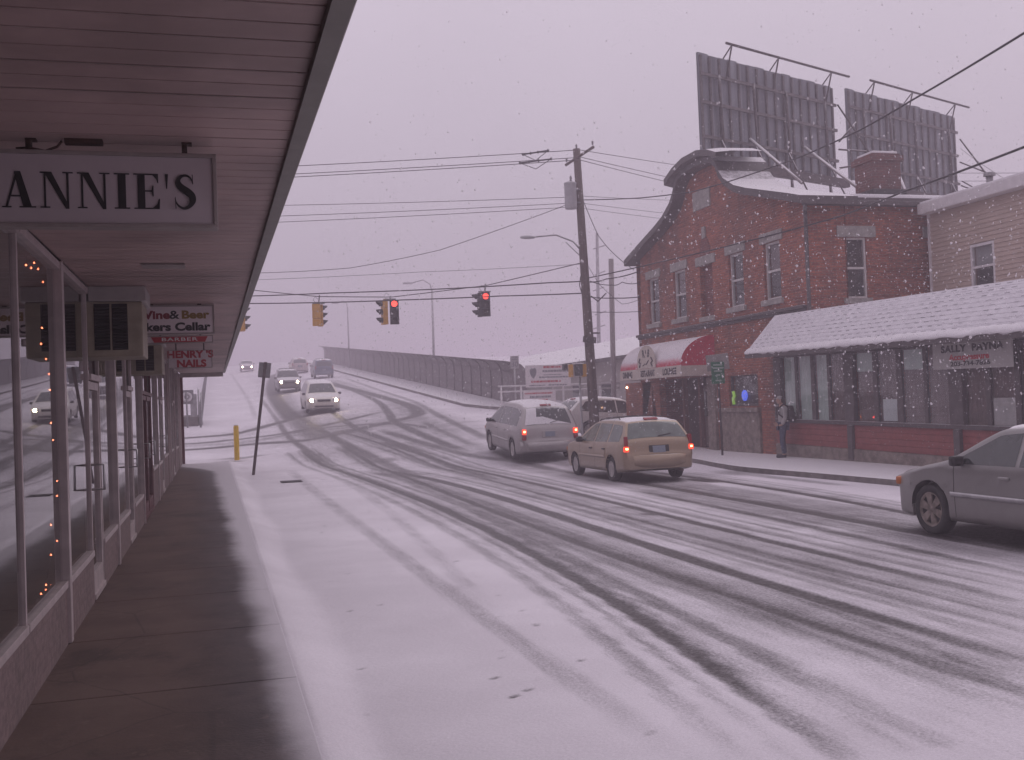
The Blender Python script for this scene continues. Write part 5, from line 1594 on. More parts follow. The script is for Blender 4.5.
# speed sign, banners and pipe rail at the corner of the side street
def pole_sign(name, label, cat, px0, py0, px1, py1, Y, ground, parent_face):
    a, c = Vector(at(px0, py0, Y)), Vector(at(px1, py1, Y))
    t = thing(name, label, cat, ((a.x + c.x) / 2, Y, ground))
    b = MB(); b.tube([((a.x + c.x) / 2, Y + .04, ground - .2), ((a.x + c.x) / 2, Y + .04, a.z - .02)], .035, 7); b.build('post', M['galv'], t)
    b = MB(); b.bb(a.x, c.x, Y - .012, Y + .003, c.z, a.z, .005); b.build('plate', parent_face, t)
    return t, a, c
t, a, c = pole_sign('speed_sign', 'small grey speed limit sign by the end of the bridge fence', 'road sign', 510.0, 356, 519.0, 368.5, 49, tz(14.2, 49), mat('old_sign_face', (.34, .32, .33), .5, var=.1))
lettering(t, M['ink_grey'], '30', .36, ((a.x + c.x) / 2, 48.985, c.z + .20), (1, 0, 0), (0, 0, 1), .008)
b = MB()
for k in range(2): b.bb(a.x + .08, c.x - .08, 48.983, 48.987, a.z - .10 - k * .1, a.z - .05 - k * .1)
b.build('small_lettering', M['ink_grey'], t)

def banner(label, x0, y0, x1, y1, Y, rows):
    a, c = Vector(at(x0, y0, Y)), Vector(at(x1, y1, Y))
    t = thing('fence_banner', label, 'banner', ((a.x + c.x) / 2, Y, c.z), group='banners on the pipe fence')
    b = MB(); b.bb(a.x, c.x, Y - .01, Y + .005, c.z, a.z); b.build('cloth', mat('banner_white', (.66, .62, .63), .6, var=.05), t)
    W_, H2 = c.x - a.x, a.z - c.z
    for col, r in (('ink_red', rows[0]), ('ink_grey', rows[1])):
        b = MB()
        for (v, u0, u1, hh) in r:
            u = u0
            while u < u1 - .01:
                wl = .02 + rng.rand() * .05
                b.bb(a.x + u * W_, a.x + min(u + wl, u1) * W_, Y - .014, Y - .011, c.z + (v - hh / 2) * H2, c.z + (v + hh / 2) * H2); u += wl + .012
        b.build('small_lettering', M[col], t)
    return t, a, c
t, a, c = banner('larger white banner with a grey shield and red lines on the pipe fence', 525, 365.5, 571, 386, 48, ([(.90, .40, .80, .09), (.25, .12, .78, .09)], [(.72, .38, .96, .10), (.55, .40, .8, .04), (.44, .3, .96, .07), (.08, .08, .42, .05), (.08, .5, .9, .06)]))
W_, H2 = c.x - a.x, a.z - c.z
b = MB(); cx_, cz_ = a.x + W_ * .17, c.z + H2 * .64
b.prism([(cx_ + W_ * .075 * x, cz_ + H2 * .25 * z) for x, z in ((-.6, 1), (0, .8), (.6, 1), (1, .55), (.85, -.2), (.45, -.7), (0, -1), (-.45, -.7), (-.85, -.2), (-1, .55))], 47.986, 47.989, lambda u, v, a_: (u, a_, v)); b.build('shield', M['ink_grey'], t)
banner('smaller white banner with red and grey lines below the larger one', 523, 391, 556, 405, 47.9, ([(.82, .05, .9, .10), (.35, .05, .75, .16)], [(.58, .2, .85, .14), (.12, .3, .7, .1)]))
pf = thing('pipe_fence', 'low white pipe fence along the side street carrying banners', 'fence', (17, 48.2, .5))
for x_ in (501, 521, 553, 563, 600, 628):
    b = MB(); p = Vector(at(x_, 386, 48.2)); b.tube([(p.x, 48.2, .2), (p.x, 48.2, p.z)], .05, 8); b.build('post', M['siding_white'], pf)
for y0, y1 in ((386.5, 386.5), (392, 391)):
    b = MB(); b.tube([at(498, y0, 48.2), at(640, y1 - 4, 48.2)], .04, 6); b.build('rail', M['siding_white'], pf)

# parking signs in front of the tavern
gp = thing('parking_sign', 'green parking sign below a larger grey plate on a post before the tavern', 'road sign', (at(722.5, 453, 28.6)[0], 28.6, .12))
b = MB(); p = Vector(at(722.5, 454, 28.6)); q = Vector(at(717, 356, 28.6)); b.tube([(p.x, 28.6, .1), q], .035, 8); b.build('post', M['dark_steel'], gp)
a, c = Vector(at(707.5, 354, 28.5)), Vector(at(729.5, 371.5, 28.5))
b = MB(); b.box(((a.x + c.x) / 2, 28.56, (a.z + c.z) / 2 + .02), (.66, .012, .48), (0, RAD(-5), RAD(-24)), .01); b.build('grey_plate', mat('sign_back', (.24, .22, .21), .5, .3, var=.15), gp)
a, c = Vector(at(711, 362, 28.4)), Vector(at(725, 383.5, 28.4))
b = MB(); b.bb(a.x, c.x, 28.40, 28.412, c.z, a.z, .008); pl = b.build('green_plate', M['sign_green'], gp)
b = MB(); W_, H2 = c.x - a.x, a.z - c.z
for v, w_ in ((.86, .7), (.72, .8), (.58, .62), (.40, .3)): b.bb((a.x + c.x) / 2 - W_ * w_ / 2, (a.x + c.x) / 2 + W_ * w_ / 2, 28.394, 28.398, c.z + (v - .035) * H2, c.z + (v + .035) * H2)
b.prism([((a.x + c.x) / 2 + x * W_, c.z + (.14 + z) * H2) for x, z in ((-.22, -.02), (.1, -.02), (.1, -.06), (.28, 0.005), (.1, .07), (.1, .03), (-.22, .03))], 28.394, 28.398, lambda u, v, a_: (u, a_, v))
b.build('small_lettering', mat('sign_pale_letters', (.30, .38, .34), .6), pl)

# ------------------------------------------------------------------ vehicles
def smooth_poly(pts, it=3):
    P = [np.array(p, float) for p in pts]
    for _ in range(it):
        Q = [P[0]]
        for a, c in zip(P[:-1], P[1:]):
            Q += [a * .75 + c * .25, a * .25 + c * .75]
        Q.append(P[-1]); P = Q
    return np.array(P)


class Car:
    """body surface swept along the length; y runs from the tail (0) to the nose (L); local +Y is forward"""

    def __init__(s, L, W, prof, wheels, R, belt, sill=.22, tum=.80, taper=(.10, .14), r=.07, crown=.035, bump=(.30, .30)):
        s.L, s.W, s.wheels, s.R, s.sill, s.tum, s.taper, s.r, s.crown, s.bump = L, W, wheels, R, sill, tum, taper, r, crown, bump
        pr = smooth_poly(prof, 3)
        o = np.argsort(pr[:, 0], kind='stable'); pr = pr[o]
        for i in range(1, len(pr)):
            if pr[i, 0] <= pr[i - 1, 0]: pr[i, 0] = pr[i - 1, 0] + 1e-4
        s.pr = pr
        s.belt = belt          # list of (y, z)
        ys = set(np.round(np.arange(0, L + .001, .05), 4)) | set(np.round(pr[:, 0], 4))
        for w in wheels:
            for a in np.linspace(-1, 1, 25): ys.add(round(w + R * 1.13 * math.sin(a * math.pi / 2), 4))
            ys |= {round(w - R * 1.135, 4), round(w + R * 1.135, 4)}
        s.ys = [y for y in sorted(ys) if 0 <= y <= L]

    def ztop(s, y): return float(np.interp(y, s.pr[:, 0], s.pr[:, 1]))
    def zbelt(s, y): return float(np.interp(y, [p[0] for p in s.belt], [p[1] for p in s.belt]))

    def zbot(s, y):
        z = s.sill
        if y < .5: z = max(z, s.bump[0] - (s.bump[0] - s.sill) * y / .5)
        if y > s.L - .5: z = max(z, s.bump[1] - (s.bump[1] - s.sill) * (s.L - y) / .5)
        for w in s.wheels:
            R = s.R * 1.13
            if abs(y - w) < R: z = max(z, s.R + math.sqrt(R * R - (y - w) ** 2))
        return min(z, s.ztop(y) - .03)

    def w(s, y, z):
        hw = s.W / 2
        d0, d1 = y, s.L - y
        for d, tp in ((d0, s.taper[0]), (d1, s.taper[1])):
            q = max(0., 1 - d / .75)
            hw -= tp * q ** 2.4 + (.09 * max(0., 1 - d / .14) ** 2)
        zb = s.zbelt(y)
        if z < zb:
            t = (z - .2) / max(.1, zb - .2)
            hw *= 1 - .035 * (1 - t) ** 2 - .012 * t * t + (.010 if abs(t - .62) < .03 else 0)
        else:
            t = (z - zb) / .5
            hw *= .988 - (1 - s.tum) * t
        return hw

    def rr(s, y): return min(s.r, (s.ztop(y) - s.zbot(y)) * .3)

    def side(s, y, z, off=0.0, sgn=1): return Vector((sgn * (s.w(y, z) + off), y - s.L / 2, z))

    def top(s, y, u, off=0.0):
        """u from -1 (left) to 1 (right) over the upper surface"""
        def P(y, u):
            zt = s.ztop(y); r = s.rr(y)
            we = s.w(y, zt - r) - r
            return Vector((u * we, y - s.L / 2, zt + s.crown * (1 - u * u)))
        p = P(y, u)
        if off:
            e = .004
            n = (P(y, min(u + .02, 1)) - P(y, max(u - .02, -1))).cross(P(min(y + e, s.L), u) - P(max(y - e, 0), u)).normalized()
            p = p + n * off
        return p

    def body(s):
        b = MB(); rows = []
        for y in s.ys:
            zb, zt, r = s.zbot(y), s.ztop(y), s.rr(y)
            half = [(s.w(y, zb) - .015, zb)]
            for k in range(1, 13):
                z = zb + (zt - r - zb) * k / 12
                half.append((s.w(y, z), z))
            we = s.w(y, zt - r)
            for a in (25, 50, 72, 90):
                half.append((we - r + r * math.cos(RAD(a)), zt - r + r * math.sin(RAD(a))))
            for u in (.8, .6, .4, .2): half.append(((we - r) * u, zt + s.crown * (1 - u * u)))
            full = [(x, y - s.L / 2, z) for x, z in half] + [(0, y - s.L / 2, zt + s.crown)] + [(-x, y - s.L / 2, z) for x, z in half[::-1]]
            full.append(full[0])
            rows.append(full)
        b.grid(rows, True)
        for e in (0, -1):
            R_ = rows[e][:-1]; b.add(R_, [tuple(range(len(R_)))], False)
        return b

    def top_patch(s, y0, y1, u0, u1, off=.004, n=10, m=12, round_=0.0, narrow=0.0):
        b = MB(); rows = []
        for i in range(n + 1):
            t = i / n; y = y0 + (y1 - y0) * t
            k = 1 - narrow * t
            if round_: k *= 1 - round_ * abs(2 * t - 1) ** 4
            rows.append([s.top(y, (u0 + (u1 - u0) * j / m) * k, off) for j in range(m + 1)])
        b.grid(rows, True); return b

    def side_patch(s, sgn, lo, hi, y0, y1, off=.004, n=14, m=6):
        """lo, hi: lists of (y, z)"""
        b = MB(); rows = []
        for i in range(n + 1):
            y = y0 + (y1 - y0) * i / n
            a = np.interp(y, [p[0] for p in lo], [p[1] for p in lo]); c = np.interp(y, [p[0] for p in hi], [p[1] for p in hi])
            rows.append([s.side(y, a + (c - a) * j / m, off, sgn) for j in range(m + 1)])
        b.grid(rows, True); return b


def wheel(root, x, y, R, wd, sgn, rim_r=.64, spokes=6, rimmat=None):
    prof = [(R * .55, -wd * .45), (R * .9, -wd * .5), (R * .97, -wd * .42), (R, -wd * .25), (R, wd * .25), (R * .97, wd * .42), (R * .9, wd * .5), (R * rim_r, wd * .46), (R * rim_r, wd * .25), (0, wd * .22)]
    b = MB(); b.lathe([(r, h * sgn) for r, h in prof], (x, y, R), 'X', 28)
    ty = b.build('wheel', M['rubber'], root)
    b = MB(); f = wd * .40 * sgn
    b.lathe([(R * rim_r, f * 1.08), (R * rim_r * .93, f * 1.12), (R * rim_r * .86, f * .8)], (x, y, R), 'X', 28)
    b.lathe([(0, f * 1.05), (R * .13, f * 1.0), (R * .16, f * .7)], (x, y, R), 'X', 14)
    for k in range(spokes):
        a = 2 * math.pi * k / spokes + .3
        for r0, r1, w0, w1 in ((.12, rim_r * .92, .10, .17),):
            P = []
            for rr_, ww in ((r0, w0), (r1, w1)):
                for e in (-1, 1):
                    for dd in (1.0, .7):
                        P.append((x + f * (dd if rr_ == r0 else dd * 1.0), y + R * (rr_ * math.cos(a) - e * ww * math.sin(a)), R + R * (rr_ * math.sin(a) + e * ww * math.cos(a))))
            b.add(P, [(0, 2, 6, 4), (1, 5, 7, 3), (0, 4, 5, 1), (2, 3, 7, 6)])
    b.build('rim', rimmat or M['rim'], ty)
    return ty


def place_on_road(root, x, y, rotz):
    e = 1.3
    dz = (tz(x - math.sin(rotz) * e, y + math.cos(rotz) * e) - tz(x + math.sin(rotz) * e, y - math.cos(rotz) * e)) / (2 * e)
    root.location = (x, y, tz(x, y) + .005)
    root.rotation_euler = Euler((math.atan(dz), 0, rotz), 'XYZ')


def make_car(kind, label, cat, at_x, at_y, rotz, paint, brake=False, lamps=False, glassmat=None, name='car', group=None):
    g = glassmat or M['car_glass']
    root = thing(name, label, cat, (0, 0, 0), 0, group, local=True)
    gap = M['black']
    rear_lamps, front_lamps = [], []
    if kind == 'wagon':
        c = Car(4.35, 1.76, [(0, .48), (.005, .60), (.03, .68), (.05, .90), (.10, .97), (.36, 1.34), (.52, 1.395), (1.5, 1.41), (2.35, 1.38), (3.15, .95), (3.3, .90), (4.0, .80), (4.28, .68), (4.35, .50)], (.88, 3.42), .285,
                [(0, .86), (4.35, .84)], r=.035, tum=.74, taper=(.03, .14), bump=(.30, .28))
        c.root = root
        side_w = [([(.35, .93), (1.1, .91)], [(.35, 1.12), (.48, 1.29), (1.1, 1.32)], .36, 1.05), ([(1.13, .91), (1.95, .90)], [(1.13, 1.325), (1.95, 1.335)], 1.13, 1.93), ([(2.0, .90), (3.0, .90)], [(2.0, 1.335), (2.3, 1.32), (3.02, .94)], 2.0, 2.98)]
        rear_glass = (.105, .37, -.95, .95); wind = (2.42, 3.10, -.92, .92)
        rear_lamps = [(.83, .06, .76, .12, .10, .12), (.83, .09, .93, .09, .09, .24)]
        plate = (.055, .74)
    elif kind == 'minivan':
        c = Car(4.95, 1.93, [(0, .46), (.005, .60), (.04, .68), (.06, .85), (.09, 1.0), (.13, 1.08), (.30, 1.50), (.50, 1.66), (1.2, 1.72), (2.6, 1.70), (3.1, 1.62), (4.0, 1.06), (4.15, 1.02), (4.75, .82), (4.92, .66), (4.95, .46)], (1.0, 3.95), .33,
                [(0, 1.0), (4.95, .96)], r=.09, tum=.78, taper=(.10, .2), bump=(.34, .3))
        side_w = [([(.45, 1.07), (1.6, 1.05)], [(.45, 1.42), (.62, 1.54), (1.6, 1.58)], .5, 1.6), ([(1.66, 1.05), (2.7, 1.03)], [(1.66, 1.58), (2.7, 1.57)], 1.66, 2.68), ([(2.75, 1.03), (3.85, 1.02)], [(2.75, 1.565), (3.0, 1.54), (3.88, 1.06)], 2.75, 3.82)]
        rear_glass = (.135, .40, -.9, .9); wind = (3.12, 3.95, -.92, .92)
        rear_lamps = [(.92, .05, .92, .13, .10, .16), (.92, .05, .75, .13, .10, .16)]
        plate = (.052, .84)
    elif kind == 'sedan':
        c = Car(4.50, 1.71, [(0, .48), (.01, .66), (.06, .90), (.2, .97), (.75, 1.0), (1.45, 1.36), (1.75, 1.405), (2.25, 1.40), (2.5, 1.36), (3.22, .99), (3.4, .95), (4.2, .80), (4.42, .68), (4.5, .48)], (.98, 3.60), .33,
                [(0, .93), (2, .92), (4.5, .86)], r=.07, tum=.76, taper=(.12, .2), bump=(.30, .24))
        side_w = [([(1.0, .97), (2.0, .95)], [(1.0, .99), (1.5, 1.31), (2.0, 1.335)], 1.02, 1.98), ([(2.05, .95), (3.25, .945)], [(2.05, 1.335), (2.4, 1.305), (3.13, .97)], 2.05, 3.08)]
        rear_glass = (.82, 1.42, -.9, .9); wind = (2.56, 3.2, -.93, .93)
        rear_lamps = [(.72, .06, .76, .26, .1, .16)]
        plate = (.045, .72)
    elif kind == 'suv':
        c = Car(4.6, 1.82, [(0, .52), (.01, .70), (.05, .80), (.07, 1.0), (.12, 1.06), (.28, 1.55), (.42, 1.68), (1.2, 1.74), (2.3, 1.71), (2.55, 1.66), (3.15, 1.16), (3.3, 1.10), (4.3, .98), (4.5, .86), (4.6, .52)], (.95, 3.7), .36,
                [(0, 1.04), (4.6, 1.02)], r=.07, tum=.84, taper=(.08, .14), sill=.3, bump=(.42, .38))
        side_w = [([(.4, 1.10), (1.2, 1.09)], [(.4, 1.5), (.5, 1.58), (1.2, 1.61)], .42, 1.2), ([(1.26, 1.09), (2.0, 1.08)], [(1.26, 1.61), (2.0, 1.61)], 1.26, 1.98), ([(2.03, 1.08), (3.05, 1.08)], [(2.03, 1.61), (2.4, 1.58), (3.05, 1.13)], 2.03, 3.0)]
        rear_glass = (.125, .28, -.9, .9); wind = (2.6, 3.12, -.92, .92)
        rear_lamps = [(.84, .06, 1.0, .12, .09, .32)]
        plate = (.055, .80)
    elif kind == 'crossover':      # pale hatchback seen from the side
        c = Car(4.65, 1.82, [(0, .50), (.01, .70), (.06, .98), (.14, 1.08), (.62, 1.50), (.9, 1.60), (1.7, 1.64), (2.5, 1.60), (2.75, 1.54), (3.5, 1.06), (3.65, 1.02), (4.3, .88), (4.56, .70), (4.65, .50)], (.95, 3.68), .34,
                [(0, 1.02), (2, 1.0), (4.65, .94)], r=.09, tum=.78, taper=(.1, .2), bump=(.34, .3))
        side_w = [([(.55, 1.09), (1.15, 1.05)], [(.55, 1.15), (.85, 1.46), (1.15, 1.50)], .57, 1.12), ([(1.32, 1.05), (2.2, 1.03)], [(1.32, 1.30), (1.45, 1.51), (2.2, 1.53)], 1.33, 2.2), ([(2.26, 1.03), (3.4, 1.02)], [(2.26, 1.53), (2.65, 1.49), (3.42, 1.05)], 2.26, 3.36)]
        rear_glass = (.16, .60, -.88, .88); wind = (2.78, 3.45, -.92, .92)
        rear_lamps = [(.82, .08, .98, .14, .10, .26)]
        plate = (.04, .78)
    L, W = c.L, c.W
    c.body().build('body', paint, root)
    # dark underside
    b = MB(); b.box((0, 0, c.sill + .16), (W * .80, L * .86, .26), None, .02); b.build('underbody', M['dark_in'], root)
    yr, yf = c.wheels
    for wy in (yr, yf):
        for sg_ in (-1, 1):
            wheel(root, sg_ * (W / 2 - .115), wy - L / 2, c.R, .19, sg_, .66 if kind != 'sedan' else .68, 6 if kind == 'sedan' else 8, M['rim_dirty'] if kind == 'sedan' else None)
            # black arch lip
            b = MB(); R = c.R * 1.13
            rows = []
            for i in range(25):
                a = math.pi * i / 24
                yy, zz = wy - R * math.cos(a), c.R + R * math.sin(a)
                if zz < c.sill: continue
                rows.append([c.side(yy, zz, .004, sg_), c.side(yy, zz, -.16, sg_)])
            b.grid(rows, True); b.build('wheel_arch', M['dark_in'], root, False)
    # glass
    c.top_patch(*rear_glass, off=.005, narrow=-.0, round_=.02).build('rear_window', g if kind != 'minivan' else M['car_glass_snow'], root, False)
    c.top_patch(*wind, off=.005).build('windshield', g, root, False)
    for sg_ in (-1, 1):
        for lo, hi, y0, y1 in side_w:
            c.side_patch(sg_, lo, hi, y0, y1).build('side_window', g, root, False)
        # door lines and side moulding
        b = MB()
        for lo, hi, y0, y1 in side_w[1:]:
            for yy in (y1 + .02,):
                if yy < yf - c.R * 1.2:
                    rows = [[c.side(yy - .006, z, .002, sg_), c.side(yy + .006, z, .002, sg_)] for z in np.linspace(c.sill + .06, c.zbelt(yy) + .02, 10)]
                    b.grid(rows, True)
        if b.v: b.build('door_gap', gap, root, False)
        y_a, y_b = yr + c.R * 1.3, yf - c.R * 1.3
        b = MB(); zz = .56 if kind != 'suv' else .66
        b.grid([[c.side(y, zz - .03, .004, sg_), c.side(y, zz - .028, .016, sg_), c.side(y, zz + .028, .016, sg_), c.side(y, zz + .03, .004, sg_)] for y in np.linspace(y_a, y_b, 16)], True)
        b.build('side_moulding', paint if kind != 'sedan' else M['chrome'], root, False)
        for lo, hi, y0, y1 in side_w[-2:]:
            b = MB(); yy = y0 + .16; p = c.side(yy, c.zbelt(yy) - .11, .014, sg_); b.box(p, (.03, .17, .035), None, .01); b.build('door_handle', M['black'] if kind == 'wagon' else paint, root)
        # mirror
        b = MB(); ym = side_w[-1][3] - .12; p = c.side(ym, c.zbelt(ym) + .09, .10, sg_)
        b.box(p, (.17, .10, .13), None, .035); b.box(c.side(ym, c.zbelt(ym) + .05, .02, sg_), (.1, .06, .05)); b.build('mirror', M['black'], root)
        for i, (ux_, yy, zz_, dx, dy, dz) in enumerate(rear_lamps):
            b = MB(); b.box((sg_ * min(ux_, c.w(yy + .02, zz_) - dx * .38), yy - L / 2, zz_), (dx, dy, dz), (RAD(-4), 0, RAD(12 * sg_)), .02)
            hot = brake and i == 0
            tl = b.build('taillight', M['tail'] if hot else M['tail_off'], root)
            if hot:
                b = MB(); b.box((sg_ * min(ux_, c.w(yy + .02, zz_) - dx * .38), yy - L / 2 - dy * .5, zz_ + .01), (dx * .5, .016, dz * .35), (RAD(-4), 0, RAD(12 * sg_)), .005); b.build('bulb_glow', M['tail_hot'], tl)
        # headlight
        b = MB(); zf = {'wagon': .66, 'minivan': .74, 'sedan': .66, 'suv': .84, 'crossover': .74}[kind]
        xx = W / 2 - .30
        yy = L / 2 - (.10 if kind != 'minivan' else .14)
        b.box((sg_ * xx, yy, zf), (.34, .16, .15), (RAD(-18), 0, RAD(-16 * sg_)), .04)
        hl = b.build('headlight', M['head_off'], root)
        if lamps:
            b = MB(); b.lathe([(0, .02), (.08, .015), (.10, 0), (.08, -.02)], (sg_ * xx, yy + .085, zf), 'Y', 12); b.build('beam', M['head'], hl)
        b = MB(); b.box((sg_ * (W / 2 - .13), yy - .09, zf), (.10, .14, .11), (0, 0, RAD(-30 * sg_)), .03); b.build('turn_signal', M['amber'], root)
    # plates, grille, bumpers
    b = MB(); p = c.top(plate[0], 0, 0); b.box((0, plate[0] - L / 2 - .012, plate[1]), (.50, .03, .20), (RAD(-8), 0, 0), .01); b.build('plate_recess', M['black'] if kind != 'minivan' else paint, root)
    b = MB(); b.box((0, plate[0] - L / 2 - .03, plate[1]), (.31, .012, .155), (RAD(-8), 0, 0), .006); b.build('number_plate', M['plate'], root)
    b = MB(); b.box((0, L / 2 - .035, zf - .01), (W * .38, .12, .12), (RAD(-12), 0, 0), .03); b.build('grille', M['black'], root)
    b = MB(); b.box((0, L / 2 - .02, .40), (W * .55, .06, .10), None, .02); b.build('air_intake', M['black'], root)
    b = MB(); rows = []
    for u in np.linspace(-1, 1, 15):
        xx = u * (W / 2 - .05); d = .16 * abs(u) ** 3
        rows.append([(xx, -L / 2 - .02 + d, .62), (xx, -L / 2 - .07 + d, .60), (xx, -L / 2 - .07 + d, .40), (xx, -L / 2 - .0 + d, .32)])
    b.grid(rows, True); b.build('rear_bumper', paint, root, False)
    b = MB(); b.tube([(W * .3, -L / 2 + .2, .25), (W * .3, -L / 2 - .04, .24)], .03, 8); b.build('exhaust_pipe', M['rust'], root)
    if kind == 'minivan' and brake:
        c.top_patch(rear_glass[0] + .005, rear_glass[1], -.95, -.5, .012, narrow=-.06).build('window_snow', M['snowpack'], root, False)
        b = MB(); rows = []
        for i in range(9):
            y = rear_glass[0] + .002 + .09 * i / 8
            rows.append([c.top(y, -.52 + (1.44 - .9 * i / 8) * j / 12 * (.55 + .45 * (1 - i / 8)), .011) for j in range(13)])
        b.grid(rows, True); b.build('window_snow', M['snowpack'], root, False)
    # wiper and third brake lamp
    b = MB(); y0 = rear_glass[0]; P = [c.top(y0 + .01, .02, .02), c.top(y0 + (rear_glass[1] - y0) * .18, .45, .02)]; b.tube(P, .009, 5); b.build('wiper', M['black'], root)
    if kind in ('wagon', 'suv', 'minivan', 'crossover'):
        if kind in ('wagon', 'suv'):
            for sg_ in (-1, 1):
                b = MB(); y0, y1 = 1.0, 2.3; b.tube([c.top(y0, sg_ * .88, .0), c.top(y0 + .08, sg_ * .88, .055), c.top(y1 - .08, sg_ * .88, .055), c.top(y1, sg_ * .88, 0)], .015, 6); b.build('roof_rail', M['black'], root)
            b = MB()
            for yy in (1.35, 1.9): b.tube([c.top(yy, -.88, .05), c.top(yy, 0, .04), c.top(yy, .88, .05)], .014, 6)
            b.build('roof_bar', M['black'], root)
        b = MB(); yy = rear_glass[1] + .10; b.box(c.top(yy, 0, .02), (.34, .09, .03), (RAD(25), 0, 0), .01); b.build('high_brake_light', M['tail_off'], root)
    # snow lying on the roof
    b = MB(); rows = []
    ry0, ry1 = (rear_glass[1] + .05, wind[0] - .03)
    for i in range(13):
        y = ry0 + (ry1 - ry0) * i / 12
        rows.append([c.top(y, -.92 + 1.84 * j / 12, (.022 + .01 * rng.rand()) if 0 < i < 12 and 0 < j < 12 else .001) for j in range(13)])
    b.grid(rows, True); b.build('roof_snow', M['snowpack'], root, False)
    place_on_road(root, at_x, at_y, rotz)
    return root, c


def paint(name, col, metal=.35, dirt=(.15, .75, .55), snow=.85):
    return mat(name, col, .32, metal, var=.07, vs=1.5, dirt=dirt, snow=snow, snowz=(.82, .98), coat=.4)


P_tan = paint('tan_paint', (.33, .245, .165), .25, (.15, .7, .35), .9)
P_silver = paint('silver_paint', (.36, .335, .33), .45, (.15, .8, .4), .9)
P_grey = paint('grey_green_paint', (.27, .26, .255), .45, (.1, .65, .6), .7)
P_white = paint('white_paint', (.62, .60, .58), .05, (.15, .7, .45), .9)
P_cream = paint('cream_paint', (.56, .53, .47), .15, (.2, .7, .55), .9)
P_dark = paint('dark_grey_paint', (.07, .065, .07), .3, (.15, .8, .4), .95)
P_blue = paint('dark_blue_paint', (.06, .085, .14), .3, (.15, .8, .45), .9)
P_pale = paint('pale_paint', (.44, .36, .36), .1, (.15, .8, .4), .9)

make_car('wagon', 'tan station wagon with roof rack and brake lights on, waiting in the lane', 'car', 9.72, 24.5, RAD(-.5), P_tan, brake=True, glassmat=M['car_glass_pale'], name='station_wagon')[0].scale = (1, 1.02, 1)
make_car('minivan', 'silver minivan with snowed-over rear window, braking ahead of the tan wagon', 'van', 9.75, 32.9, RAD(-1), P_silver, brake=True, name='minivan')
make_car('sedan', 'grey sedan with dirty flanks cut by the right edge of the photo', 'car', 9.72, 10.45, RAD(0), P_grey, name='sedan')
make_car('crossover', 'white hatchback standing across the street behind the utility pole', 'car', 15.35, 40.4, RAD(-80), P_white, name='hatchback')
make_car('minivan', 'cream minivan coming down from the bridge with its headlights on', 'van', 5.95, 62.5, RAD(180), P_cream, lamps=True, name='minivan')
make_car('suv', 'dark snow-topped off-roader with headlights on, behind the cream minivan', 'car', 5.7, 86, RAD(180), P_dark, lamps=True, name='off_roader')
make_car('suv', 'dark blue off-roader driving away up the bridge', 'car', 9.9, 101, RAD(0), P_blue, name='off_roader')
make_car('crossover', 'pale car driving away over the bridge crest, left of the blue one', 'car', 9.05, 118, RAD(0), P_pale, name='hatchback')
make_car('sedan', 'farthest car, little more than two headlights in the fog', 'car', 4.3, 143, RAD(180), P_pale, lamps=True, name='sedan')

# ------------------------------------------------------------------ the person by the shop corner
def skin_body(name, joints, edges, radii, m, parent, sub=2, root_i=0):
    me = bpy.data.meshes.new(name)
    me.from_pydata(joints, edges, [])
    o = bpy.data.objects.new(name, me); COL.objects.link(o)
    sm = o.modifiers.new('s', 'SKIN'); sm.use_smooth_shade = True
    for i, r in enumerate(radii):
        r = r if isinstance(r, tuple) else (r, r)
        me.skin_vertices[0].data[i].radius = r
        me.skin_vertices[0].data[i].use_root = (i == root_i)
    ss = o.modifiers.new('u', 'SUBSURF'); ss.levels = sub; ss.render_levels = sub
    dg = bpy.context.evaluated_depsgraph_get()
    nm = bpy.data.meshes.new_from_object(o.evaluated_get(dg))
    bpy.data.objects.remove(o); bpy.data.meshes.remove(me)
    for p in nm.polygons: p.use_smooth = True
    nm.materials.clear(); nm.materials.append(m)
    r = bpy.data.objects.new(name, nm); COL.objects.link(r)
    if parent: r.parent = parent
    return r


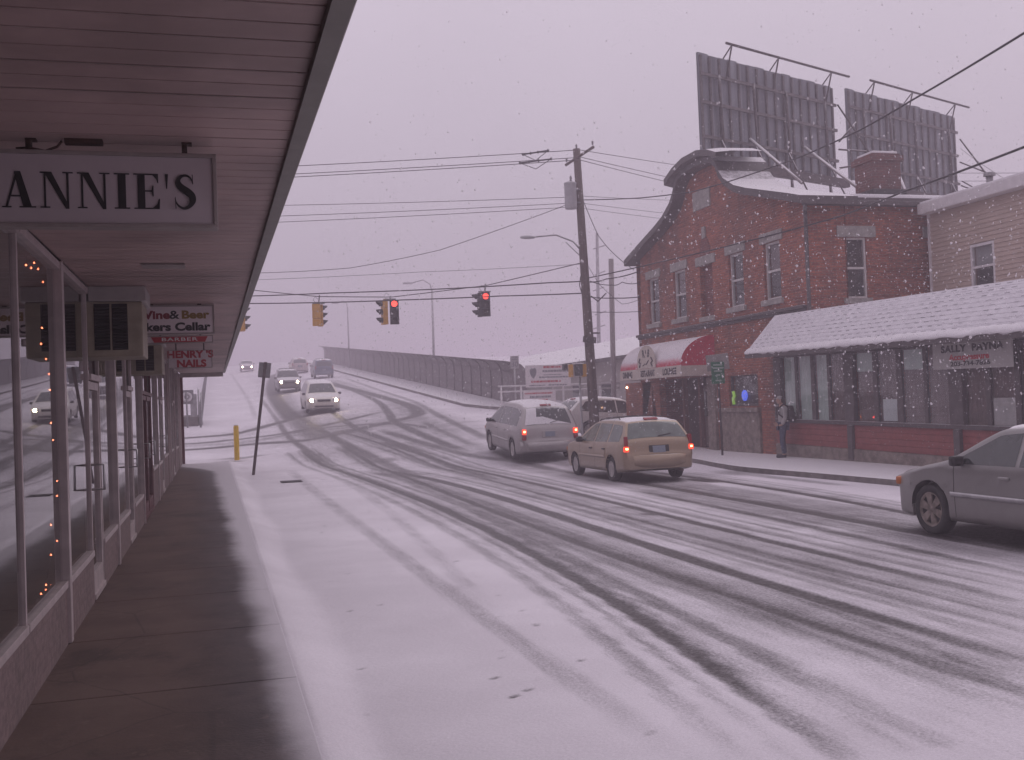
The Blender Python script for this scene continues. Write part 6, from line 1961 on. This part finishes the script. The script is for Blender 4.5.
def person():
    # local frame: +Y is where the person faces, z up, feet on the ground; 1.68 m tall
    root = thing('person', 'person in pale grey sweatshirt and jeans wearing a dark backpack by the shop corner', 'person', (15.08, 26.15, .125), RAD(70), local=True)
    J = [(0, 0, .92), (0, -.01, 1.08), (0, -.02, 1.28), (0, -.01, 1.40), (0, .02, 1.47), (0, .03, 1.53), (0, .05, 1.60), (0, .045, 1.665),
         (-.10, 0, .88), (-.11, .05, .48), (-.115, .0, .09), (-.12, .10, .035), (-.12, .17, .025),
         (.10, 0, .88), (.115, .0, .48), (.12, -.05, .09), (.13, .05, .035), (.135, .12, .025),
         (-.15, -.02, 1.37), (-.20, -.05, 1.10), (-.17, .06, .90), (-.12, .13, .90),
         (.15, -.02, 1.37), (.215, -.06, 1.10), (.18, .06, .92), (.12, .135, .93)]
    E_ = [(0, 1), (1, 2), (2, 3), (3, 4), (4, 5), (5, 6), (6, 7), (0, 8), (8, 9), (9, 10), (10, 11), (11, 12), (0, 13), (13, 14), (14, 15), (15, 16), (16, 17),
          (3, 18), (18, 19), (19, 20), (20, 21), (3, 22), (22, 23), (23, 24), (24, 25)]
    Rr = [(.15, .11), (.14, .10), (.155, .11), (.10, .085), .052, .06, .085, .07, .085, .06, .042, .04, .03, .085, .06, .042, .04, .03, .055, .045, .035, .03, .055, .045, .035, .03]
    body = skin_body('body', J, E_, Rr, M['skin'], root)
    # clothes: hulls a little outside the body
    up_ = [0, 1, 2, 3, 18, 19, 20, 22, 23, 24]
    mp = {o: i for i, o in enumerate(up_)}
    Je = [J[i] for i in up_]; Je[0] = (0, 0, .90)
    Ee = [(mp[a], mp[c]) for a, c in E_ if a in mp and c in mp]
    Re = [(.175, .135), (.165, .13), (.18, .14), (.12, .105), .08, .066, .052, .08, .066, .052]
    skin_body('sweatshirt', Je, Ee, Re, M['sweat'], root)
    dn = [0, 8, 9, 10, 13, 14, 15]; mp = {o: i for i, o in enumerate(dn)}
    skin_body('jeans', [J[i] for i in dn], [(mp[a], mp[c]) for a, c in E_ if a in mp and c in mp], [(.16, .125), .105, .08, .068, .105, .08, .068], M['denim'], root)
    for (a, c, d) in ((10, 11, 12), (15, 16, 17)):
        b = MB(); p, q = Vector(J[a]), Vector(J[d]); mid_ = (p + q) / 2
        ang = math.atan2(q.x - p.x, q.y - p.y)
        b.box((mid_.x, mid_.y + .01, .045), (.10, .27, .09), (0, 0, -ang), .035); b.build('shoe', M['shoe'], root)
    # head: face, ears, hair, cap
    h = Vector((0, .055, 1.585))
    b = MB(); b.lathe([(0, -.115), (.045, -.105), (.068, -.06), (.078, 0), (.076, .05), (.055, .09), (0, .108)], h, n=20)
    b.v = [(x, h.y + (y - h.y) * 1.18, z) for x, y, z in b.v]; hd = b.build('head', M['skin'], root)
    b = MB(); b.prism([(-.016, -.03), (.016, -.03), (.006, .02), (-.006, .02)], 0, .028, lambda u, v, a: (h.x + u * (1 - a * 12), h.y + .085 + a * (1.0 if v < 0 else .2), h.z + v)); b.build('nose', M['skin'], hd)
    for sg_ in (-1, 1):
        b = MB(); b.lathe([(0, -.008), (.010, 0), (0, .008)], (sg_ * .03, h.y + .084, h.z + .012), n=8); b.build('eye', M['black'], hd)
        b = MB(); b.box((sg_ * .08, h.y - .005, h.z), (.018, .035, .06), None, .008); b.build('ear', M['skin'], hd)
    b = MB(); b.box((0, h.y + .083, h.z - .055), (.045, .01, .010), None, .003); b.build('mouth', mat('lips', (.30, .12, .11), .5), hd)
    b = MB(); b.lathe([(.080, -.02), (.084, .03), (.070, .085), (0, .118)], h + Vector((0, -.014, .0)), n=20)
    b.v = [(x, h.y + (y - h.y) * 1.2, z - (.06 if (y < h.y - .03 and z < h.z) else 0)) for x, y, z in b.v]; b.build('hair', M['hair'], hd)
    b = MB(); b.lathe([(.084, .035), (.086, .055), (.070, .098), (.03, .118), (0, .122)], h + Vector((0, -.004, .0)), n=20)
    b.prism([(-.07, .06), (.07, .06), (.05, .155), (-.05, .155)], .040, .050, lambda u, v, a: (h.x + u, h.y + v, h.z + a)); b.build('cap', M['sweat'], hd)
    # hands with fingers, tucked at the front
    for sg_, w_ in ((-1, 21), (1, 25)):
        p = Vector(J[w_]); a = Vector(J[w_ - 1]); d = (p - a).normalized(); sd_ = Vector((0, 0, 1)).cross(d).normalized()
        Jh = [a + d * .07, p + d * .02, p + d * .05]; Eh = [(0, 1), (1, 2)]; Rh = [.028, .034, .03]
        for k in range(4):
            o_ = Vector((0, 0, -.024 + .016 * k)); L_ = (.055, .066, .07, .06)[k]
            i0 = len(Jh); Jh += [p + d * .06 + o_, p + d * (.06 + L_ * .55) + o_ - sd_ * sg_ * .012, p + d * (.06 + L_ * .8) + o_ - sd_ * sg_ * .03]
            Eh += [(2, i0), (i0, i0 + 1), (i0 + 1, i0 + 2)]; Rh += [.0085, .008, .007]
        i0 = len(Jh); Jh += [p + d * .03 + Vector((0, 0, .035)), p + d * .065 + Vector((0, 0, .05))]; Eh += [(1, i0), (i0, i0 + 1)]; Rh += [.01, .009]
        skin_body('hand', [tuple(v) for v in Jh], Eh, Rh, M['skin'], root, 1, 1)
    pk = thing('backpack', 'dark backpack worn by the person at the shop corner', 'backpack', root.location, RAD(70), local=True)
    b = MB(); b.box((0, -.225, 1.20), (.32, .18, .46), (RAD(-6), 0, 0), .07); b.build('bag', M['pack'], pk)
    b = MB(); b.box((0, -.325, 1.12), (.24, .07, .24), (RAD(-6), 0, 0), .03); b.build('front_pocket', M['pack'], pk)
    for sg_ in (-1, 1):
        b = MB(); b.tube([(sg_ * .11, -.15, 1.40), (sg_ * .13, -.02, 1.475), (sg_ * .14, .12, 1.36), (sg_ * .17, .12, 1.2), (sg_ * .19, -.02, 1.08), (sg_ * .14, -.16, 1.02)], .022, 6); b.build('strap', M['pack'], pk)


person()

# ------------------------------------------------------------------ falling snow
def snowfall():
    V = []; F = []
    base = [(1, 0, 0), (-1, 0, 0), (0, 1, 0), (0, -1, 0), (0, 0, 1), (0, 0, -1)]
    tri = [(0, 2, 4), (2, 1, 4), (1, 3, 4), (3, 0, 4), (2, 0, 5), (1, 2, 5), (3, 1, 5), (0, 3, 5)]
    N = 32000
    n = 0
    while n < N:
        y = 1.2 + 36 * rng.rand() ** 1.15; x = .8 + rng.rand() * (2 + y * .85); z = .1 + rng.rand() * min(12, 2.6 + y * .5)
        if x > 14.3 and (z < 4.4 or x > 15.0): continue
        d = math.sqrt(x * x + y * y)
        if d < 5.0 or (z < 1.75 and y < 15) or ((x < 9.5 or z > .36 * y + 1) and z > 3.4 and rng.rand() < .85): continue
        r = .0026 + .0040 * rng.rand() ** 2
        if 8.7 < x < 11.2 and z < 1.9: continue
        if x > 4 and z > 3.2 and abs(x - 13.5) < .5: continue
        q = rng.normal(size=(6, 3)) * .3
        o = len(V)
        for k in range(6):
            V.append((x + r * (base[k][0] + q[k][0]), y + r * (base[k][1] + q[k][1]), z + r * (1.35 * base[k][2] + q[k][2])))
        F += [tuple(i + o for i in t) for t in tri]
        n += 1
    b = MB(); b.add(V, F, True)
    fm_ = bpy.data.materials.new('snowflake'); fm_.use_nodes = True
    nt = fm_.node_tree
    for n_ in list(nt.nodes): nt.nodes.remove(n_)
    out = nd(nt, 'ShaderNodeOutputMaterial'); df = nd(nt, 'ShaderNodeBsdfDiffuse'); tl = nd(nt, 'ShaderNodeBsdfTranslucent'); tr = nd(nt, 'ShaderNodeBsdfTransparent')
    df.inputs[0].default_value = tl.inputs[0].default_value = (.95, .92, .95, 1)
    m1 = nd(nt, 'ShaderNodeMixShader'); m1.inputs[0].default_value = .5
    nt.links.new(df.outputs[0], m1.inputs[1]); nt.links.new(tl.outputs[0], m1.inputs[2])
    m2 = nd(nt, 'ShaderNodeMixShader'); m2.inputs[0].default_value = .5
    nt.links.new(tr.outputs[0], m2.inputs[1]); nt.links.new(m1.outputs[0], m2.inputs[2]); nt.links.new(m2.outputs[0], out.inputs[0])
    o = b.build('falling_snow', fm_, None, False)
    tag(o, kind='stuff')


snowfall()

# ------------------------------------------------------------------ the snow-filled air
hz = bpy.data.materials.new('snow_haze'); hz.use_nodes = True
nt = hz.node_tree
for n_ in list(nt.nodes): nt.nodes.remove(n_)
out = nd(nt, 'ShaderNodeOutputMaterial'); pv = nd(nt, 'ShaderNodeVolumePrincipled')
pv.inputs['Color'].default_value = (.78, .72, .79, 1)
pv.inputs['Density'].default_value = HAZE_D = .0064
pv.inputs['Anisotropy'].default_value = .2
nt.links.new(pv.outputs[0], out.inputs['Volume'])
b = MB(); b.bb(-90, 155, -22, 330, -1.5, 19)
o = b.build('haze', hz)
tag(o, kind='stuff')
